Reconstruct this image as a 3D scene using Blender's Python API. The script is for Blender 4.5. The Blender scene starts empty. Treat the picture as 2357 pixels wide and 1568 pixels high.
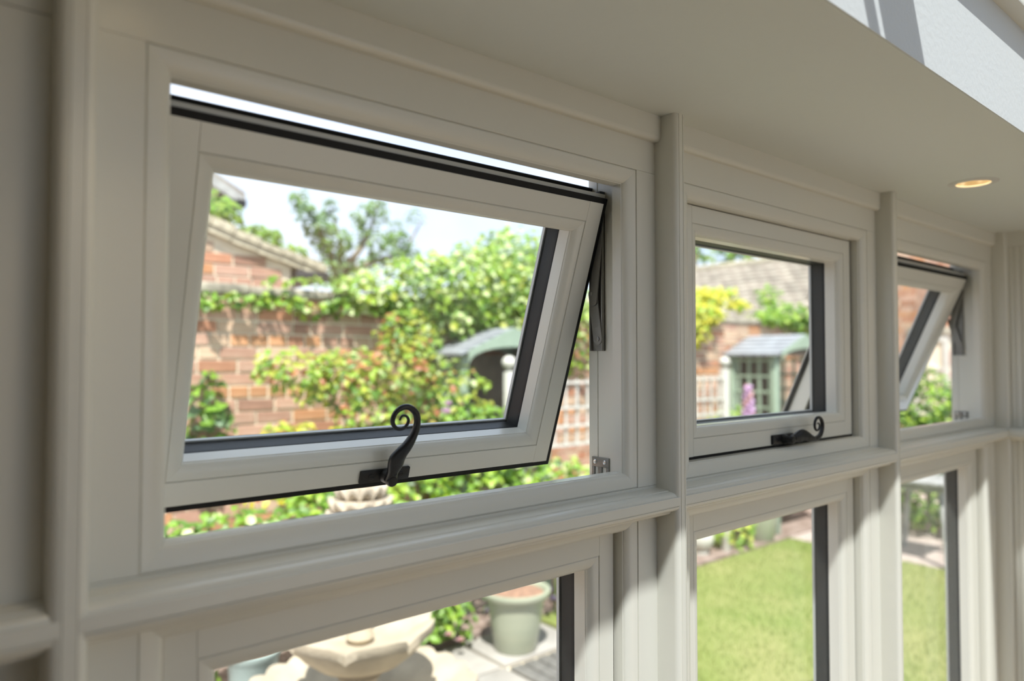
import bpy, bmesh, math, random
from mathutils import Vector, Matrix, noise

random.seed(7)
sc = bpy.context.scene
COL = sc.collection
H = 1.70                      # camera height; everything is laid out about the eye and lifted by H at the end
pi = math.pi

# ------------------------------------------------------------------ camera, sky, sun, exposure
cd = bpy.data.cameras.new('camera')
cam = bpy.data.objects.new('camera', cd); COL.objects.link(cam)
cd.sensor_width = 36.0; cd.lens = 1620 / 2357 * 36.0; cd.clip_start = 0.02; cd.clip_end = 400
cd.dof.use_dof = True; cd.dof.focus_distance = 1.06; cd.dof.aperture_fstop = 2.2
PITCH, AZ = math.radians(1.591), math.radians(50.292)
fw = Vector((math.cos(AZ) * math.cos(PITCH), math.sin(AZ) * math.cos(PITCH), math.sin(PITCH)))
cam.rotation_euler = fw.to_track_quat('-Z', 'Y').to_euler()
cam.location = (0, 0, H)
sc.camera = cam

sc.view_settings.view_transform = 'Standard'
sc.view_settings.look = 'None'
sc.view_settings.exposure = 0.10
sc.view_settings.gamma = 1.0
sc.view_settings.use_curve_mapping = False
sc.cycles.transparent_max_bounces = 40
sc.cycles.max_bounces = 12
sc.cycles.diffuse_bounces = 6
sc.cycles.glossy_bounces = 4

world = bpy.data.worlds.new('sky'); sc.world = world
world.use_nodes = True
wn = world.node_tree.nodes; wl = world.node_tree.links
bg = wn['Background']; bg.inputs['Strength'].default_value = 1.45
tc = wn.new('ShaderNodeTexCoord'); mp = wn.new('ShaderNodeMapping')
mp.inputs['Scale'].default_value = (1.0, 1.0, 2.4)
nz = wn.new('ShaderNodeTexNoise'); nz.inputs['Scale'].default_value = 2.2; nz.inputs['Detail'].default_value = 6
rp = wn.new('ShaderNodeValToRGB')
rp.color_ramp.elements[0].position = 0.30; rp.color_ramp.elements[0].color = (0.58, 0.71, 0.97, 1)
rp.color_ramp.elements[1].position = 0.66; rp.color_ramp.elements[1].color = (0.81, 0.89, 1.0, 1)
wl.new(tc.outputs['Generated'], mp.inputs[0]); wl.new(mp.outputs[0], nz.inputs['Vector'])
wl.new(nz.outputs['Fac'], rp.inputs[0]); wl.new(rp.outputs[0], bg.inputs[0])

SUN = Vector((0.73, 1.0, -2.07)).normalized()
sd = bpy.data.lights.new('sun', 'SUN'); sd.energy = 9.2; sd.angle = math.radians(0.9); sd.color = (1.0, 0.97, 0.92)
sun = bpy.data.objects.new('sun', sd); COL.objects.link(sun)
sun.rotation_euler = SUN.to_track_quat('-Z', 'Y').to_euler(); sun.location = (-3, -4, 9)

# ------------------------------------------------------------------ materials
def mat(name, color, rough=0.5, metal=0.0, spec=0.5, var=0.0, vscale=8.0, bump=0.0, bscale=60.0, color2=None, perobj=0.0, emit=None, estr=0.0, transl=0.0, stretch=None):
    m = bpy.data.materials.new(name); m.use_nodes = True
    nt = m.node_tree; n = nt.nodes; l = nt.links; p = n['Principled BSDF']
    p.inputs['Base Color'].default_value = (*color, 1); p.inputs['Roughness'].default_value = rough
    p.inputs['Metallic'].default_value = metal; p.inputs['Specular IOR Level'].default_value = spec
    src = None
    if var or bump:
        t = n.new('ShaderNodeTexCoord'); mpn = n.new('ShaderNodeMapping')
        if stretch: mpn.inputs['Scale'].default_value = stretch
        l.new(t.outputs['Object'], mpn.inputs[0])
    if var or color2:
        a = n.new('ShaderNodeTexNoise'); a.inputs['Scale'].default_value = vscale; a.inputs['Detail'].default_value = 5
        l.new(mpn.outputs[0], a.inputs['Vector'])
        r = n.new('ShaderNodeValToRGB')
        c2 = color2 or tuple(min(1, c * (1 + var)) for c in color)
        c1 = color if color2 else tuple(c * (1 - var) for c in color)
        r.color_ramp.elements[0].position = 0.35; r.color_ramp.elements[0].color = (*c1, 1)
        r.color_ramp.elements[1].position = 0.65; r.color_ramp.elements[1].color = (*c2, 1)
        l.new(a.outputs['Fac'], r.inputs[0]); src = r.outputs[0]
    if perobj:
        oi = n.new('ShaderNodeObjectInfo'); hs = n.new('ShaderNodeHueSaturation')
        mr = n.new('ShaderNodeMapRange'); mr.inputs[3].default_value = 1 - perobj; mr.inputs[4].default_value = 1 + perobj
        l.new(oi.outputs['Random'], mr.inputs[0]); l.new(mr.outputs[0], hs.inputs['Value'])
        if src: l.new(src, hs.inputs['Color'])
        else: hs.inputs['Color'].default_value = (*color, 1)
        src = hs.outputs[0]
    if src: l.new(src, p.inputs['Base Color'])
    if bump:
        b = n.new('ShaderNodeBump'); b.inputs['Strength'].default_value = bump; b.inputs['Distance'].default_value = 0.01
        t2 = n.new('ShaderNodeTexNoise'); t2.inputs['Scale'].default_value = bscale; t2.inputs['Detail'].default_value = 4
        l.new(mpn.outputs[0], t2.inputs['Vector']); l.new(t2.outputs['Fac'], b.inputs['Height']); l.new(b.outputs[0], p.inputs['Normal'])
    if emit:
        p.inputs['Emission Color'].default_value = (*emit, 1); p.inputs['Emission Strength'].default_value = estr
    if transl:
        out = n['Material Output']; mx = n.new('ShaderNodeMixShader'); tr = n.new('ShaderNodeBsdfTranslucent')
        tr.inputs[0].default_value = (min(1, color[0] * 1.5), min(1, color[1] * 1.5), color[2] * 0.9, 1)
        mx.inputs[0].default_value = transl
        l.new(p.outputs[0], mx.inputs[1]); l.new(tr.outputs[0], mx.inputs[2]); l.new(mx.outputs[0], out.inputs[0])
    return m

def glassmat(name, tint, refl=1.0, f0=0.016):
    m = bpy.data.materials.new(name); m.use_nodes = True
    n = m.node_tree.nodes; l = m.node_tree.links
    n.remove(n['Principled BSDF'])
    tr = n.new('ShaderNodeBsdfTransparent'); tr.inputs[0].default_value = (*tint, 1)
    gl = n.new('ShaderNodeBsdfGlossy'); gl.inputs['Roughness'].default_value = 0.0; gl.inputs[0].default_value = (refl, refl, refl, 1)
    lw = n.new('ShaderNodeLayerWeight'); lw.inputs['Blend'].default_value = 0.5
    pw_ = n.new('ShaderNodeMath'); pw_.operation = 'POWER'; pw_.inputs[1].default_value = 5.0
    ma = n.new('ShaderNodeMath'); ma.operation = 'MULTIPLY_ADD'; ma.inputs[1].default_value = 0.45; ma.inputs[2].default_value = f0
    mx = n.new('ShaderNodeMixShader')
    l.new(lw.outputs['Facing'], pw_.inputs[0]); l.new(pw_.outputs[0], ma.inputs[0]); l.new(ma.outputs[0], mx.inputs[0]); l.new(tr.outputs[0], mx.inputs[1]); l.new(gl.outputs[0], mx.inputs[2])
    l.new(mx.outputs[0], n['Material Output'].inputs[0])
    return m

M = {}
M['cream'] = mat('cream_paint', (0.71, 0.705, 0.64), 0.26)
M['white_wall'] = mat('white_plaster', (0.64, 0.665, 0.67), 0.75, bump=0.08, bscale=120)
M['umber'] = mat('umber_blocker', (0.16, 0.12, 0.085), 0.8, var=0.1, vscale=4)  # kept dark so the added left wall dims the posts beside it
M['ceiling'] = mat('ceiling_emulsion', (0.67, 0.705, 0.68), 0.6, bump=0.03, bscale=80)
M['black'] = mat('black_rubber', (0.007, 0.007, 0.007), 0.55, spec=0.25)
M['spacer'] = mat('dark_spacer', (0.012, 0.014, 0.016), 0.45, spec=0.25)
M['lip'] = mat('pale_lip', (0.55, 0.56, 0.55), 0.4)
M['iron'] = mat('black_iron', (0.007, 0.007, 0.008), 0.36, spec=0.42, bump=0.12, bscale=90)
M['steel'] = mat('grey_steel', (0.24, 0.235, 0.215), 0.4, metal=0.35)
M['bright_steel'] = mat('bright_steel', (0.62, 0.62, 0.60), 0.25, metal=1.0)
M['glass'] = glassmat('window_glass', (0.99, 0.995, 0.99))
M['roof_glass'] = glassmat('roof_glass', (0.715, 0.735, 0.745))
M['floor'] = mat('oak_floor', (0.52, 0.37, 0.215), 0.5, var=0.2, vscale=3, stretch=(1, 8, 1))
M['chrome'] = mat('ring_white', (0.6, 0.6, 0.58), 0.3)
M['bulb'] = mat('warm_lamp', (1, 0.8, 0.5), 0.5, emit=(1.0, 0.80, 0.48), estr=5.0)
M['baffle'] = mat('lamp_baffle', (0.75, 0.62, 0.42), 0.25, metal=0.6)
M['mortar'] = mat('lime_mortar', (0.64, 0.56, 0.43), 0.9, var=0.12, vscale=5)
BRICKS = [mat('brick_%s' % n_, c, 0.85, color2=c2, vscale=9, var=0.1, perobj=0.14) for n_, c, c2 in (
    ('red', (0.36, 0.165, 0.095), (0.46, 0.23, 0.14)), ('orange', (0.44, 0.20, 0.09), (0.52, 0.28, 0.15)),
    ('pink', (0.42, 0.24, 0.17), (0.50, 0.33, 0.25)), ('buff', (0.46, 0.31, 0.21), (0.53, 0.39, 0.28)),
    ('brown', (0.24, 0.13, 0.09), (0.36, 0.20, 0.14)), ('rose', (0.38, 0.20, 0.14), (0.47, 0.30, 0.22)))]
M['coping'] = mat('stone_coping', (0.30, 0.27, 0.21), 0.9, var=0.35, vscale=14)
M['rooftile'] = mat('clay_roof_tile', (0.20, 0.165, 0.135), 0.85, color2=(0.30, 0.27, 0.22), vscale=5, var=0.1, perobj=0.22)
M['verge'] = mat('weathered_tile', (0.40, 0.36, 0.27), 0.9, var=0.3, vscale=16, perobj=0.15)
M['gutter'] = mat('black_gutter', (0.02, 0.022, 0.03), 0.4)
M['sage'] = mat('sage_paint', (0.27, 0.345, 0.265), 0.6, var=0.06, vscale=6)
M['lead'] = mat('grey_roof_boards', (0.27, 0.285, 0.31), 0.55, var=0.12, vscale=8)
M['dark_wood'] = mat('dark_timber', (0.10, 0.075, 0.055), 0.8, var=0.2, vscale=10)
M['white'] = mat('white_trellis_paint', (0.50, 0.49, 0.44), 0.6, var=0.06, vscale=10)
M['stone'] = mat('cast_stone', (0.40, 0.345, 0.26), 0.85, var=0.16, vscale=7, bump=0.3, bscale=60)
M['glaze'] = mat('sage_glaze', (0.30, 0.325, 0.245), 0.30, color2=(0.335, 0.35, 0.265), vscale=4, var=0.05, stretch=(1, 1, 5))
M['glaze_blue'] = mat('grey_green_glaze', (0.34, 0.42, 0.40), 0.35, var=0.08, vscale=6)
M['soil'] = mat('garden_soil', (0.16, 0.11, 0.085), 0.95, color2=(0.30, 0.23, 0.20), vscale=14, var=0.2, bump=0.6, bscale=30)
M['pot_soil'] = mat('pot_compost', (0.26, 0.15, 0.10), 0.95, var=0.3, vscale=30)
M['gravel'] = mat('pinkish_gravel', (0.34, 0.28, 0.25), 0.95, color2=(0.46, 0.38, 0.34), vscale=22, var=0.2, bump=0.5, bscale=60)
M['lawn'] = mat('lawn_turf', (0.15, 0.195, 0.04), 0.9, color2=(0.23, 0.235, 0.08), vscale=1.6, var=0.2)
M['blade'] = mat('grass_blade', (0.19, 0.27, 0.05), 0.7, color2=(0.28, 0.30, 0.10), vscale=1.3, var=0.1, transl=0.25)
M['slab'] = mat('pale_paving', (0.30, 0.283, 0.26), 0.85, var=0.12, vscale=6, perobj=0.08)
M['setts'] = mat('dark_setts', (0.13, 0.125, 0.115), 0.85, var=0.2, vscale=20)
M['bark'] = mat('bark', (0.20, 0.16, 0.11), 0.9, var=0.3, vscale=10)
M['stem'] = mat('green_stem', (0.14, 0.20, 0.06), 0.7)
M['grey_wood'] = mat('weathered_grey_wood', (0.33, 0.33, 0.32), 0.8, var=0.2, vscale=12)
def leaf(n_, c, t=0.3): return mat('leaf_' + n_, c, 0.42, spec=0.45, transl=t, perobj=0.18)
L = {'bright': leaf('bright', (0.17, 0.31, 0.035)), 'yellow': leaf('yellow', (0.38, 0.41, 0.055)), 'pale': leaf('pale', (0.50, 0.58, 0.28)),
     'mid': leaf('mid', (0.10, 0.20, 0.030)), 'dark': leaf('dark', (0.045, 0.095, 0.018), 0.2), 'red': leaf('red', (0.42, 0.16, 0.07)),
     'gold': leaf('gold', (0.55, 0.50, 0.05)), 'lime': leaf('lime', (0.27, 0.40, 0.045)), 'blue': leaf('bluegreen', (0.12, 0.21, 0.10)),
     'treeleaf': leaf('tree', (0.17, 0.27, 0.11), 0.35)}
P = {'white': mat('white_petal', (0.80, 0.76, 0.72), 0.6, transl=0.25), 'pink': mat('pink_petal', (0.62, 0.40, 0.44), 0.6, transl=0.25),
     'lilac': mat('lilac_petal', (0.60, 0.42, 0.66), 0.6, transl=0.25), 'purple': mat('purple_petal', (0.22, 0.18, 0.33), 0.6, transl=0.2)}

# ------------------------------------------------------------------ mesh helpers
ROOTS = []
class MB:
    def __init__(s): s.v = []; s.f = []; s.m = []
    def poly(s, pts, mi=0):
        b = len(s.v); s.v += [tuple(p) for p in pts]; s.f.append(tuple(range(b, b + len(pts)))); s.m.append(mi)
    def box(s, x0, y0, z0, x1, y1, z1, mi=0):
        b = len(s.v)
        s.v += [(x0, y0, z0), (x1, y0, z0), (x1, y1, z0), (x0, y1, z0), (x0, y0, z1), (x1, y0, z1), (x1, y1, z1), (x0, y1, z1)]
        for q in ((0, 3, 2, 1), (4, 5, 6, 7), (0, 1, 5, 4), (1, 2, 6, 5), (2, 3, 7, 6), (3, 0, 4, 7)):
            s.f.append(tuple(b + i for i in q)); s.m.append(mi)
        return s
    def loops(s, rings, closed_ends=True, mi=0, wrap=True):
        b = len(s.v); n = len(rings[0])
        for r in rings: s.v += [tuple(p) for p in r]
        for i in range(len(rings) - 1):
            for j in range(n if wrap else n - 1):
                k = (j + 1) % n
                s.f.append((b + i * n + j, b + i * n + k, b + (i + 1) * n + k, b + (i + 1) * n + j)); s.m.append(mi)
        if closed_ends:
            s.f.append(tuple(b + j for j in range(n))[::-1]); s.m.append(mi)
            s.f.append(tuple(b + (len(rings) - 1) * n + j for j in range(n))); s.m.append(mi)
        return s
    def tube(s, pts, rad, n=10, mi=0, flat=None):
        pts = [Vector(p) for p in pts]; rings = []
        up = Vector((0, 0, 1)); prev = None
        for i, p in enumerate(pts):
            t = (pts[min(i + 1, len(pts) - 1)] - pts[max(i - 1, 0)]).normalized()
            if prev is None:
                a = up if abs(t.z) < 0.9 else Vector((1, 0, 0))
                u = t.cross(a).normalized()
            else:
                u = (prev - t * prev.dot(t)).normalized()
            prev = u; w = t.cross(u)
            r = rad[i] if hasattr(rad, '__len__') else rad
            rings.append([p + (u * math.cos(2 * pi * j / n) + w * math.sin(2 * pi * j / n)) * r for j in range(n)])
        return s.loops(rings, True, mi)
    def lathe(s, prof, c, n=32, mod=None, mi=0, ring=False):
        rings = []
        if ring: prof = list(prof) + [prof[0]]
        for i, (r, z) in enumerate(prof):
            ring = []
            for j in range(n):
                a = 2 * pi * j / n
                rr, zz = (mod(i, a, r, z) if mod else (r, z))
                ring.append((c[0] + rr * math.cos(a), c[1] + rr * math.sin(a), c[2] + zz))
            rings.append(ring)
        return s.loops(rings, not ring, mi)
    def bar(s, poly, side, rect, mitre=True, x_off=0.0, start=0.0):
        """a straight frame bar: polygon of (inset, depth); sides T B L R of the rectangle"""
        x0, x1, z0, z1 = rect; r0 = []; r1 = []
        for u, y in poly:
            e = u if mitre else start
            if side == 'T': r0.append((x0 + e, y, z1 - u)); r1.append((x1 - e, y, z1 - u))
            if side == 'B': r0.append((x0 + e, y, z0 + u)); r1.append((x1 - e, y, z0 + u))
            if side == 'L': r0.append((x0 + u, y, z0 + e)); r1.append((x0 + u, y, z1 - e))
            if side == 'R': r0.append((x1 - u, y, z0 + e)); r1.append((x1 - u, y, z1 - e))
        return s.loops([r0, r1], True)
    def build(s, name, mats, parent=None, smooth=24, bevel=0.0, loc=None, kind=None, seg=2):
        me = bpy.data.meshes.new(name); bm = bmesh.new()
        vs = [bm.verts.new(p) for p in s.v]
        ms = mats if isinstance(mats, (list, tuple)) else [mats]
        for f, mi in zip(s.f, s.m):
            try: fc = bm.faces.new([vs[i] for i in f]); fc.material_index = mi
            except ValueError: pass
        bmesh.ops.recalc_face_normals(bm, faces=bm.faces)
        if bevel:
            es = [e for e in bm.edges if len(e.link_faces) == 2 and e.calc_face_angle(0) > 0.6]
            bmesh.ops.bevel(bm, geom=es, offset=bevel, segments=seg, affect='EDGES', profile=0.5)
        bm.to_mesh(me); bm.free()
        for m_ in ms: me.materials.append(m_)
        if smooth:
            for p_ in me.polygons: p_.use_smooth = True
            me.set_sharp_from_angle(angle=math.radians(smooth))
        o = bpy.data.objects.new(name, me); COL.objects.link(o)
        if mats is M['cream'] and smooth:
            w_ = o.modifiers.new('weighted', 'WEIGHTED_NORMAL'); w_.keep_sharp = True
        if parent is not None: o.parent = parent
        else: ROOTS.append(o)
        if loc is not None: o.location = loc
        if kind: o['kind'] = kind
        return o

def wb(obj):
    p = Vector((0, 0, 0))
    while obj is not None: p += obj.location; obj = obj.parent
    return p
def tag(o, label=None, cat=None, group=None, kind=None):
    if label: o['label'] = label
    if cat: o['category'] = cat
    if group: o['group'] = group
    if kind: o['kind'] = kind
    return o
def empty(name, loc=(0, 0, 0), parent=None, label=None, cat=None, group=None, kind=None, rx=0.0, rz=0.0):
    o = bpy.data.objects.new(name, None); COL.objects.link(o); o.empty_display_size = 0.05
    o.location = loc; o.rotation_euler = (rx, 0, rz)
    if parent is not None: o.parent = parent
    else: ROOTS.append(o)
    return tag(o, label, cat, group, kind)
def link(me, name, parent, loc, rot=(0, 0, 0), scale=(1, 1, 1)):
    o = bpy.data.objects.new(name, me); COL.objects.link(o)
    o.location = loc; o.rotation_euler = rot; o.scale = scale
    if parent is not None: o.parent = parent
    else: ROOTS.append(o)
    return o
def shifted(mb, base):
    mb.v = [(p[0] - base[0], p[1] - base[1], p[2] - base[2]) for p in mb.v]; return mb
def arc(cx, cy, rx, ry, a0, a1, n):
    return [(cx + rx * math.cos(a0 + (a1 - a0) * i / n), cy + ry * math.sin(a0 + (a1 - a0) * i / n)) for i in range(n + 1)]

def ground(name, x0, y0, x1, y1, z, m_, n=1):
    return MB().box(x0, y0, z - 0.12, x1, y1, z).build(name, m_, kind='structure', smooth=0)
# ------------------------------------------------------------------ the room: posts, windows, rails, ceiling
YF = 0.700                       # front of the window frames
CEIL = 0.379
GR = -1.70                       # floor and garden level below the eye
BAYS = [(-0.1600, 0.0765), (0.1045, 0.8723), (0.8990, 1.6587), (1.6820, 2.4443)]
POSTS = [(-0.1880, -0.1600)] + [(BAYS[i][1], BAYS[i + 1][0]) for i in range(3)] + [(2.4443, 2.4725)]
ov = 0.008
for i, (a, b) in enumerate(POSTS):
    prof = [(a, 0.795), (a, 0.668)] + [(a + ov - ov * math.cos(t), 0.668 - ov * math.sin(t)) for t in (0.4, 0.8, 1.2, pi / 2)]
    prof += [(a + ov + 0.0002, 0.6610), (a + ov + 0.0009, 0.6610), (a + ov + 0.0012, 0.660)]
    prof += [(b - ov - 0.0012, 0.660), (b - ov - 0.0009, 0.6610), (b - ov - 0.0002, 0.6610)]
    prof += [(b - ov + ov * math.cos(t), 0.668 - ov * math.sin(t)) for t in (pi / 2, 1.2, 0.8, 0.4)] + [(b, 0.668), (b, 0.795)]
    mb = MB().loops([[(x, y, GR) for x, y in prof], [(x, y, CEIL) for x, y in prof]])
    mb.build('trim_%d' % (i + 1), M['cream'], kind='structure')

# nosed rail across each bay, joining the flats of the posts
rail = [(0.705, -0.1965), (0.6765, -0.1985), (0.6762, -0.1996), (0.6750, -0.1997)]
rail += arc(0.6750, -0.2066, 0.0118, 0.0069, pi / 2, pi, 7)
rail += [(0.6602, -0.2071), (0.6600, -0.2075), (0.6600, -0.2195), (0.6604, -0.2200), (0.6620, -0.2202), (0.6620, -0.2214), (0.6608, -0.2216)]
rail += arc(0.6695, -0.2216, 0.0087, 0.0070, pi, 1.5 * pi, 6) + [(0.6700, -0.2287), (0.6722, -0.2290), (0.6722, -0.2302)]
rail += arc(0.6830, -0.2302, 0.0100, 0.0058, pi, 1.5 * pi, 5) + [(0.705, -0.2362)]
for i, (a, b) in enumerate(BAYS):
    x0, x1 = a - ov + 0.0004, b + ov
    MB().loops([[(x0, y, z) for y, z in rail], [(x1, y, z) for y, z in rail]]).build('trim_%d' % (i + 6), M['cream'], kind='structure')
    cor = [(0.71, CEIL), (0.688, CEIL), (0.688, 0.3475)] + arc(0.6945, 0.3475, 0.0065, 0.0075, pi, 1.5 * pi, 5) + [(0.71, 0.340)]
    MB().loops([[(a, y, z) for y, z in cor], [(b, y, z) for y, z in cor]]).build('trim_%d' % (i + 10), M['cream'], kind='structure')

# profiles (inset from the outer edge, depth)
F_BOARD = [(0, 0), (0.0432, 0), (0.0436, 0.0006), (0.0436, 0.028), (0.052, 0.029), (0.052, 0.0725), (0.0505, 0.0730), (0.0505, 0.0748), (0.052, 0.0752), (0.052, 0.093), (0, 0.093)]
F_BEAD = [(0.0438, 0.0285), (0.0438, 0.0020), (0.0448, 0.0016), (0.0456, 0.0006)] + [(0.0456 + 0.0209 * math.sin(t), 0.0006 + 0.0100 * (1 - math.cos(t))) for t in (0.25, 0.5, 0.75, 1.0, 1.25, 1.45, pi / 2)] + [(0.0675, 0.0112), (0.0675, 0.0285)]
S_BOARD = [(0, 0.0006), (0.0006, 0), (0.0296, 0), (0.0300, 0.0005), (0.0300, 0.030), (0.0465, 0.033), (0.0465, 0.069), (0, 0.069)]
S_FLANGE = [(0.0004, 0.0680), (-0.0140, 0.0680), (-0.0145, 0.0675), (-0.0145, 0.0155), (-0.0140, 0.0150), (0.0004, 0.0150)]
S_BEAD = [(0.0302, 0.0330), (0.0302, 0.0016), (0.0310, 0.0012), (0.0318, 0.0004)] + [(0.0318 + 0.0172 * math.sin(t), 0.0004 + 0.0100 * (1 - math.cos(t))) for t in (0.25, 0.5, 0.75, 1.0, 1.25, 1.45, pi / 2)] + [(0.0500, 0.0110), (0.0500, 0.0330)]
S_SPACER = [(0.0463, 0.0332), (0.0500, 0.0332), (0.0506, 0.0345), (0.0506, 0.0375), (0.0490, 0.038), (0.0490, 0.062), (0.0502, 0.0625), (0.0502, 0.0640), (0.0463, 0.0640)]
S_LIP = [(0.040, 0.0642), (0.0520, 0.0642), (0.0526, 0.0690), (0.040, 0.0690)]

def casement(parent, rect, flange=False):
    """a glazed leaf in local coordinates: stiles run through, rails between; beads, spacer, lip and two panes"""
    x0, x1, z0, z1 = rect
    for sd_ in ('L', 'R'):
        mb = MB().bar(S_BOARD, sd_, rect, False, start=0)
        if flange: mb.bar(S_FLANGE, sd_, rect)
        mb.build('stile', M['cream'], parent)
    for sd_ in ('T', 'B'):
        mb = MB().bar(S_BOARD, sd_, rect, False, start=0.0303)
        if flange: mb.bar(S_FLANGE, sd_, rect)
        mb.build('rail', M['cream'], parent)
    for sd_ in 'TBLR':
        MB().bar(S_BEAD, sd_, rect).build('glazing_bead', M['cream'], parent)
    mb = MB()
    for sd_ in 'TBLR': mb.bar(S_SPACER, sd_, rect)
    tag(mb.build('spacer', M['spacer'], parent), 'dark rubbery spacer round the glass edge')
    mb = MB()
    for sd_ in 'TBLR': mb.bar(S_LIP, sd_, rect)
    mb.build('outer_lip', M['lip'], parent)
    for y in (0.0335, 0.0600):
        MB().box(x0 + 0.0480, y, z0 + 0.0480, x1 - 0.0480, y + 0.003, z1 - 0.0480).build('pane', M['glass'], parent, smooth=0)

TOP, BOT, LTOP, LBOT = 0.3345, -0.2365, -0.1890, -1.2300
for i, (a, b) in enumerate(BAYS):
    if i == 0: continue          # the first bay is a narrow solid panel
    w = empty('window_%d' % i, (a, YF, TOP), kind='structure')
    W = b - a
    rect = (0, W, BOT - TOP, 0)
    head = [(-0.0445, 0), *F_BOARD[1:4], (0.0400, 0.0290), (0.0400, 0.093), (-0.0445, 0.093)]
    mb = MB().bar(head, 'T', rect, False, start=0).bar(F_BEAD, 'T', rect); mb.build('frame_head', M['cream'], w)
    sill = [(0.0205, 0.0006), *F_BOARD[1:-1], (0.0205, 0.093)]
    mb = MB().bar(sill, 'B', rect, False, start=0).bar(F_BEAD, 'B', rect); mb.build('frame_sill', M['cream'], w)
    for sd_ in ('L', 'R'):
        mb = MB().bar(F_BOARD, sd_, rect, False, start=0.0440).bar(F_BEAD, sd_, rect); mb.build('frame_jamb', M['cream'], w)
    lr = (0, W, LBOT - TOP, LTOP - TOP)
    lh = [(0.0270, 0.0006), *F_BOARD[1:-1], (0.0270, 0.093)]
    mb = MB().bar(lh, 'T', lr, False, start=0).bar(F_BEAD, 'T', lr); mb.build('lower_head', M['cream'], w)
    mb = MB().bar(F_BOARD, 'B', lr, False, start=0).bar(F_BEAD, 'B', lr); mb.build('lower_sill', M['cream'], w)
    for sd_ in ('L', 'R'):
        mb = MB().bar(F_BOARD, sd_, lr, False, start=0.0440).bar(F_BEAD, sd_, lr); mb.build('lower_jamb', M['cream'], w)
    lc = empty('lower_casement', (0.0715, 0.0254, 0), w)
    casement(lc, (0, W - 0.143, LBOT - TOP + 0.0715, LTOP - TOP - 0.0705))
    mb = MB()
    for sd_ in 'TBLR': mb.bar([(-0.0040, 0.030), (0.0, 0.030), (0.0, 0.040), (-0.0040, 0.040)], sd_, (0, W - 0.143, LBOT - TOP + 0.0715, LTOP - TOP - 0.0705))
    mb.build('gasket', M['black'], lc)
    # keep plates for the night vent in the jamb's rebate
    for s_, xx in ((1, W - 0.0523), (-1, 0.0523)):
        k = empty('keep', (xx, 0.068, -0.1535 - TOP), w)
        mb = MB(); t_ = 0.0022
        X0, X1 = (-t_, 0) if s_ > 0 else (0, t_)
        mb.box(X0, -0.0185, -0.0150, X1, 0.0175, 0.0)
        mb.box(X0, -0.0185, -0.0290, X1, -0.0125, -0.0150); mb.box(X0, -0.0035, -0.0290, X1, 0.0030, -0.0150); mb.box(X0, 0.0120, -0.0290, X1, 0.0175, -0.0150)
        mb.build('plate', M['steel'], k, bevel=0.0005)
        for yy in (-0.0100, 0.0105):
            sb = MB(); xs = -t_ * s_
            sb.loops([[(xs + d * -s_, yy + r_ * math.cos(q * pi / 6), -0.0070 + r_ * math.sin(q * pi / 6)) for q in range(12)] for d, r_ in ((0, 0.0036), (0.0007, 0.0036), (0.0012, 0.0026), (0.0007, 0.0014), (0.0005, 0.0006))])
            tag(sb.build('screw', M['bright_steel'], k, smooth=30), 'bright screw head')

sp = empty('wall_corner', (BAYS[0][0], YF, GR), kind='structure')
for nm_, y0, z0, z1 in (('panel_head', 0.0, 0.2912, CEIL), ('panel_board', 0.0, -0.2000, 0.2904), ('panel_rail', 0.0, -0.2450, -0.2005), ('lower_board', 0.0254, GR - GR + -1.60, -0.2455)):
    MB().box(0, y0, z0 - GR, BAYS[0][1] - BAYS[0][0], 0.09, z1 - GR).build(nm_, M['cream'], sp, bevel=0.0004)

# handle: lever outline (x, height above the leaf's lower edge, half width), hub first
LEVER = [(-0.0017, 0.0111, 0.0077), (-0.0018, 0.0230, 0.0066), (-0.0010, 0.0357, 0.0099), (-0.0013, 0.0455, 0.0104), (0.0030, 0.0559, 0.0083), (0.0102, 0.0670, 0.0067), (0.0154, 0.0783, 0.0054), (0.0181, 0.0888, 0.0049), (0.0179, 0.1004, 0.0046), (0.0145, 0.1102, 0.0044), (0.0068, 0.1178, 0.0042), (-0.0021, 0.1215, 0.0039), (-0.0110, 0.1200, 0.0036), (-0.0179, 0.1142, 0.0033), (-0.0205, 0.1064, 0.0031), (-0.0198, 0.0997, 0.0029), (-0.0151, 0.0933, 0.0027), (-0.0080, 0.0905, 0.0025), (-0.0007, 0.0919, 0.0023), (0.0034, 0.0974, 0.0021), (0.0034, 0.1032, 0.0020), (-0.0006, 0.1081, 0.0017), (-0.0060, 0.1094, 0.0015), (-0.0090, 0.1067, 0.0013), (-0.0096, 0.1029, 0.0012)]
def cat_rom(pts, n=4):
    out = []
    for i in range(len(pts) - 1):
        p0, p1, p2, p3 = pts[max(i - 1, 0)], pts[i], pts[i + 1], pts[min(i + 2, len(pts) - 1)]
        for j in range(n):
            t = j / n
            out.append(tuple(0.5 * ((2 * b_) + (-a_ + c_) * t + (2 * a_ - 5 * b_ + 4 * c_ - d_) * t * t + (-a_ + 3 * b_ - 3 * c_ + d_) * t ** 3) for a_, b_, c_, d_ in zip(p0, p1, p2, p3)))
    return out + [pts[-1]]
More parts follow.
